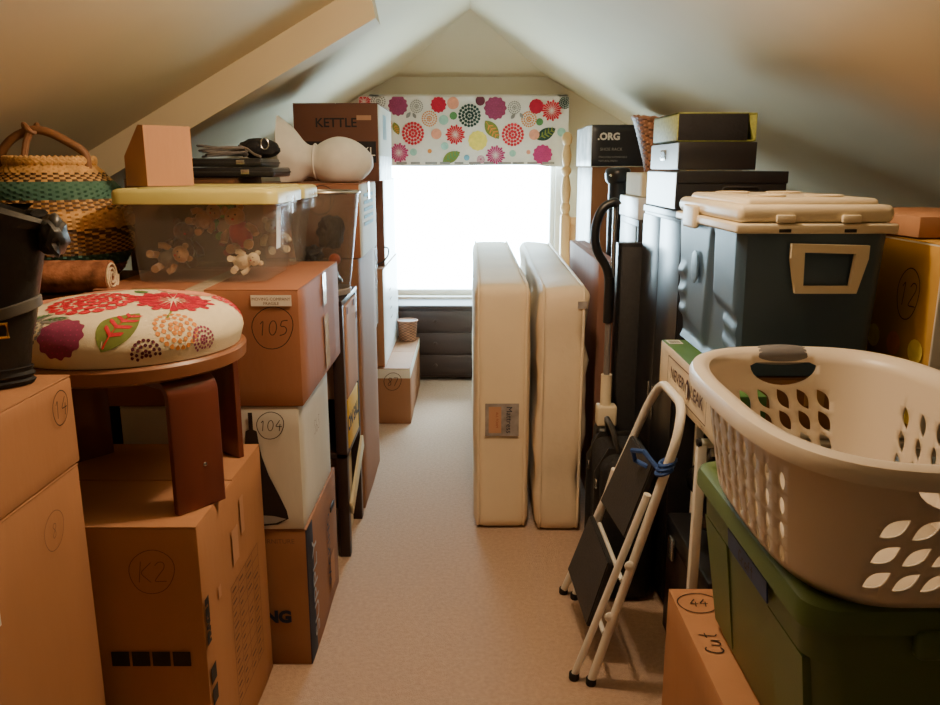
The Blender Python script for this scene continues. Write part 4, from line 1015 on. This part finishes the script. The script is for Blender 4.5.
for yy_, flip in ((yb-.012, False), (yb, True)):
    vm = [b.bm.verts.new((v.x, yy_, v.y)) for v in vv2]
    for f_ in ff2:
        cc = sum((vv2[i] for i in f_), Vector((0,0)))/len(f_)
        if not inside(cc): b.face([vm[i] for i in (f_ if not flip else f_[::-1])])
for poly in (ol, il):
    b.rings([[(x+ox, yb-.012, z) for x, z in poly], [(x+ox, yb, z) for x, z in poly]], caps=False, smooth=False)
hnd = b.build('end_handle', co)
mb('coolblue').box(-.05+ox, .055+ox, -cd-.003, -cd-.0005, .224, .30, .001).build('handle_recess', co)

# --- step stool
sl = thing('step_ladder', 'folded white tube step stool with dark treads, leaning at right of aisle', 'step stool', (.36, 2.3, .001))
V = Vector; O = Vector((.36, 2.3, 0))
fr_pts = [V((.352,2.05,.012)), V((.528,1.93,.80)), V((.548,1.98,.87)), V((.548,2.20,.87)), V((.530,2.26,.80)), V((.330,2.56,.012))]
b = mb('whitemetal'); b.tube(rounded([p-O for p in fr_pts], .11, 9), .0125, 12); b.build('front_frame', sl)
rr_pts = [V((.306,2.075,.012)), V((.472,1.985,.62)), V((.455,2.37,.54)), V((.365,2.525,.012))]
for p, q_ in ((rr_pts[0], rr_pts[1]), (rr_pts[3], rr_pts[2])): mb('whitemetal').tube([p-O, q_-O], .0105, 12).build('rear_leg', sl)
for p in (fr_pts[0], fr_pts[-1], rr_pts[0], rr_pts[-1]): mb('rubber').lathe([(.014,0),(.0155,.003),(.0155,.02),(.014,.022)], 14).build('rubber_foot', sl, (p.x-O.x, p.y-O.y, 0))
def tread(pts, name='tread'):
    b = mb('darkgrey'); P = [V(p)-O for p in pts]; nrm = (P[1]-P[0]).cross(P[3]-P[0]).normalized()*.009
    b.rings([[p-nrm for p in P], [p+nrm for p in P]], smooth=False); bmesh.ops.bevel(b.bm, geom=b.bm.edges[:], offset=.004, segments=2, affect='EDGES'); return b.build(name, sl)
tread([(.482,2.245,.695),(.492,1.995,.70),(.435,2.05,.46),(.418,2.35,.44)])
tread([(.395,2.40,.37),(.405,2.10,.36),(.355,2.14,.13),(.335,2.45,.15)])
for y0_, y1_, z, x in ((2.035,2.40,.34,.425),(2.06,2.46,.16,.385)): mb('whitemetal').tube([(x-O.x,y0_-O.y,z),(x-.005-O.x,y1_-O.y,z)], .007, 8).build('cross_bar', sl)
for (x,y,z) in ((.44,1.985,.42),(.40,2.03,.24)): mb('whitemetal').lathe([(.014,0),(.014,.006),(.003,.010)], 12).build('pivot_knob', sl, (x-O.x-.01,y-O.y-.014,z), (PI/2,0,0))
b = mb('bluecord')
for k in range(3): b.tube([(.503-O.x+.02*math.cos(a)+.004*k, 1.95-O.y+.02*math.sin(a), .70+.012*k+.008*math.cos(a)) for a in [2*PI*q/14 for q in range(14)]], .0055, 7, loop=True)
b.tube([(.49-O.x,1.97-O.y,.70),(.46-O.x,2.0-O.y,.735),(.44-O.x,2.05-O.y,.72),(.455-O.x,2.08-O.y,.68),(.48-O.x,2.03-O.y,.68)], .007, 7); b.build('tie_cord', sl)

# --- near right: kraft box, green tote, laundry basket
r, f = carton('kraft box marked Cut on its top, on floor under the green tote', .492, .99, 1.09, 1.80, .001, .45, 'kraft', seam='y', tape=None)
ft_ = f['top']
scrawl(r, ft_, '44', .034, 'ink', -.195, .285, ring=.042, w=.0028, name='handwritten_note', aspect=1.15)
scrawl(r, ft_, 'Cut', .042, 'ink', -.212, .12, w=.003, rot=PI/2, name='handwritten_note')
patch(r, f['left'], .10, .30, 'tape', .0, -.04, name='packing_tape')
gt = thing('storage_tote', 'green plastic tote with lid, under the laundry basket', 'storage tote', (.735, 1.38, .452))
gw, gd, gh = .235, .315, .395
def rr(w, d, z, rad=.05, n=6):
    out = []
    for cx, cy, a in ((w-rad,d-rad,0),(-w+rad,d-rad,PI/2),(-w+rad,-d+rad,PI),(w-rad,-d+rad,1.5*PI)):
        out += [(cx+rad*math.cos(a+PI/2*k/n), cy+rad*math.sin(a+PI/2*k/n), z) for k in range(n+1)]
    return out
b = mb('totegreen'); b.rings([rr(gw-i, gd-i, z) for i, z in ((.075,0),(.062,.004),(.058,.015),(.026,.27),(.020,.272),(.016,.35))], caps=True)
for y in (-.19,.19): b.rings([[(-gw+.056,y-.06,.02),(-gw+.056,y+.06,.02),(-gw+.07,y+.06,.02),(-gw+.07,y-.06,.02)],[(-gw+.021,y-.075,.268),(-gw+.021,y+.075,.268),(-gw+.035,y+.075,.268),(-gw+.035,y-.075,.268)]], smooth=False)
b.build('tote_body', gt)
b = mb('totegreen'); b.rings([rr(gw-i, gd-i, z) for i, z in ((.012,.335),(.0,.337),(.0,.362),(.004,.374),(.014,.380),(.028,.380),(.034,.374),(.036,.366),(.058,.366),(.064,.374),(.10,.376))]); b.build('tote_lid', gt)
for s in (-1,1): mb('totegreen').box(-.07,.07, s*gd-.012, s*gd+.012, .30, .345, .008, 3).build('handle', gt)
fo_ = (Vector((-gw+.015,0,.285)), Vector((0,-1,0)), Vector((-.1,0,1)).normalized(), Vector((-1,0,-.1)).normalized())
patch(gt, fo_, .21, .042, 'tapeblue', .03, .02, name='blue_tape', off=.004, t=.003)
scrawl(gt, (fo_[0]+fo_[3]*.0036, fo_[1], fo_[2], fo_[3]), 'Craft', .024, 'ink', .03, .02, w=.003, name='handwritten_note')

lb_ = thing('laundry_basket', 'beige plastic laundry basket with oval holes, on the green tote', 'laundry basket', (.672, 1.335, .832))
A, B, EN, HH = .222, .352, 3.2, .25
def se(a): c_, s_ = math.cos(a), math.sin(a); return (A*math.copysign(abs(c_)**(2/EN), c_), B*math.copysign(abs(s_)**(2/EN), s_))
NP = 1440; pp = [se(2*PI*k/NP) for k in range(NP+1)]; cum = [0]
for p_, q_ in zip(pp, pp[1:]): cum.append(cum[-1]+math.hypot(q_[0]-p_[0], q_[1]-p_[1]))
PER = cum[-1]
import bisect
def at(s, h, off=0):
    s %= PER; i = min(max(bisect.bisect_left(cum, s), 1), NP); t = (s-cum[i-1])/max(1e-9, cum[i]-cum[i-1])
    x = pp[i-1][0]+(pp[i][0]-pp[i-1][0])*t; y = pp[i-1][1]+(pp[i][1]-pp[i-1][1])*t
    k = .80+.17*(h/HH)**.75
    k *= 1-.06*max(0, 1-h/.02)**2
    L = math.hypot(x, y); return Vector((x*k+x/L*off, y*k+y/L*off, h))
holes = []
def leafh(cs, ch_, L, W, a):
    n = 10; P = []
    for k in range(n): t = k/n; P.append((-L/2+L*t, W/2*math.sin(PI*t)))
    for k in range(n): t = k/n; P.append((L/2-L*t, -W/2*math.sin(PI*t)))
    ca, sa = math.cos(a), math.sin(a); holes.append([(cs+x*ca-y*sa, ch_+x*sa+y*ca) for x, y in P])
def ovh(cs, ch_, w, h): holes.append([(cs+w/2*math.cos(2*PI*k/16), ch_+h/2*math.sin(2*PI*k/16)) for k in range(16)])
for base in (PER*.25, PER*.75):
    ovl = [(base+.075*math.cos(PI+PI*k/14), HH*.885+.042*math.sin(PI+PI*k/14)) for k in range(15)]; ovl += [(base+.06, HH*.91), (base-.06, HH*.91)]
    holes.append(ovl)
    for i in range(5):
        for j in range(3): leafh(base-.10+.046*i+.006*(j-1), .06+.045*j, .052, .024, .70 if base > PER*.5 else .95)
for i in range(9):
    for j in range(4):
        ovh(PER*.5-.20+.050*i, .045+.043*j+.010*math.sin(i*.7), .020, .031)
for i in range(8):
    for j in range(3): leafh(PER*1.0-.19+.055*i+(PER*0), .06+.046*j, .046, .02, PI/2-.35)
verts = []; faces_in = []; NS, NH = 160, 10
def hole_at(s, h):
    for H_ in holes:
        for sh_ in (0, PER, -PER):
            inside_ = False; n = len(H_)
            for i in range(n):
                x0, y0 = H_[i]; x1, y1 = H_[(i+1) % n]; x0 += sh_; x1 += sh_
                if (y0 > h) != (y1 > h) and s < (x1-x0)*(h-y0)/(y1-y0)+x0: inside_ = not inside_
            if inside_: return True
    return False
S0 = PER*.125; S1 = S0+PER      # seam at a corner without holes
def norm(s):
    while s < S0: s += PER
    while s >= S1: s -= PER
    return s
holesN = []
for H_ in holes:
    cm = sum(p[0] for p in H_)/len(H_); d_ = norm(cm)-cm
    holesN.append([(p[0]+d_, p[1]) for p in H_])
holes = holesN
boxes_h = [(min(p[0] for p in H_), max(p[0] for p in H_), min(p[1] for p in H_), max(p[1] for p in H_)) for H_ in holes]
def in_hole(s, h, pad=0):
    for H_, (a0, a1, b0, b1) in zip(holes, boxes_h):
        if a0-pad <= s <= a1+pad and b0-pad <= h <= b1+pad:
            if pad: return True
            ins = False; n = len(H_)
            for i in range(n):
                x0, y0 = H_[i]; x1, y1 = H_[(i+1) % n]
                if (y0 > h) != (y1 > h) and s < (x1-x0)*(h-y0)/(y1-y0)+x0: ins = not ins
            if ins: return True
    return False
for i in range(NS+1):
    for j in range(NH+1):
        s = S0+PER*i/NS; h = HH*j/NH
        if i in (0, NS) or j in (0, NH) or not in_hole(s, h): verts.append(Vector((s, h)))
edges_in = []
outer = None
for H_ in holes:
    k0 = len(verts); verts += [Vector(p) for p in H_]; edges_in += [(k0+i, k0+(i+1) % len(H_)) for i in range(len(H_))]
res = delaunay_2d_cdt(verts, edges_in, [], 0, 1e-6)
v2, f2 = res[0], res[2]
b = mb('basketbeige'); vm = {}
def gv(i):
    s, h = v2[i]
    kk = round(s-S0, 5); key = (0.0 if kk >= round(PER, 5)-2e-5 or kk <= 2e-5 else kk, round(h, 5))
    if key not in vm: vm[key] = b.bm.verts.new(at(s, h))
    return vm[key]
for f_ in f2:
    c_ = sum((v2[i] for i in f_), Vector((0,0)))/len(f_)
    if in_hole(c_.x, c_.y): continue
    ids = [gv(i) for i in f_]
    if len(set(ids)) == len(ids): b.face(ids, True)
bot = [b.bm.verts.new(at(PER*k/96, 0.0005)) for k in range(96)]; b.face(bot[::-1])
body = b.build('basket_wall', lb_, normals=False)
sd_ = body.modifiers.new('thickness', 'SOLIDIFY'); sd_.thickness = .0035; sd_.offset = -1
b = mb('basketbeige')
prf = [(-.004,-.002),(.004,.006),(.016,.008),(.028,.003),(.034,-.008),(.034,-.022),(.030,-.023),(.029,-.010),(.020,-.002),(.004,-.004)]
rg = []
for k in range(144):
    s = PER*k/144; p0 = at(s, HH); nrm = at(s+.001, HH)-at(s-.001, HH); nn_ = Vector((nrm.y, -nrm.x, 0)).normalized()
    ang = s/PER*2*PI; dip = 0
    rg.append([p0+nn_*a_+Vector((0,0,z_)) for a_, z_ in prf])
b.rings(rg, loop=True); b.build('rim', lb_)
for base in (.25, .75):
    b = mb('gripgrey'); rg = []
    for k in range(13):
        s = PER*base-.062+.124*k/12; p0 = at(s, HH); nrm = at(s+.001, HH)-at(s-.001, HH); nn_ = Vector((nrm.y, -nrm.x, 0)).normalized()
        e = .6+.4*math.sin(PI*k/12)**.5
        rg.append([p0+nn_*(.014+.026*e*math.cos(2*PI*q/14))+Vector((0,0,-.010+.022*e*math.sin(2*PI*q/14))) for q in range(14)])
    b.rings(rg); b.build('handle_grip', lb_)

# ================================================================== LIGHT, SKY, CAMERA
w = bpy.data.worlds.new('sky'); scn.world = w; w.use_nodes = True
bgd = w.node_tree.nodes['Background']; bgd.inputs[0].default_value = (.60, .86, 1.0, 1); bgd.inputs[1].default_value = 42.0
pl = bpy.data.lights.new('window_portal', 'AREA'); pl.shape = 'RECTANGLE'; pl.size = WX1-WX0; pl.size_y = WZ1-WZ0; pl.cycles.is_portal = True
po = bpy.data.objects.new('window_portal', pl); COL.objects.link(po); po.location = ((WX0+WX1)/2, YW+.16, (WZ0+WZ1)/2); po.rotation_euler = (-PI/2, 0, 0)
def bulb(name, loc, power, color, size):
    l = bpy.data.lights.new(name, 'POINT'); l.energy = power; l.color = color; l.shadow_soft_size = size
    o = bpy.data.objects.new(name, l); COL.objects.link(o); o.location = loc; return o
bulb('ceiling_bulb', (.08, 1.86, 2.13), 44, (1.0, .77, .54), .045)
cam = bpy.data.cameras.new('camera'); cam.sensor_width = 36; cam.lens = 800/940*36; cam.clip_start = .02
cob = bpy.data.objects.new('camera', cam); COL.objects.link(cob); cob.location = (0, 0, 1.47); cob.rotation_euler = (PI/2-math.radians(13.1), 0, 0)
scn.camera = cob
scn.view_settings.view_transform = 'AgX'
scn.view_settings.look = 'AgX - Base Contrast'
scn.view_settings.exposure = -0.05
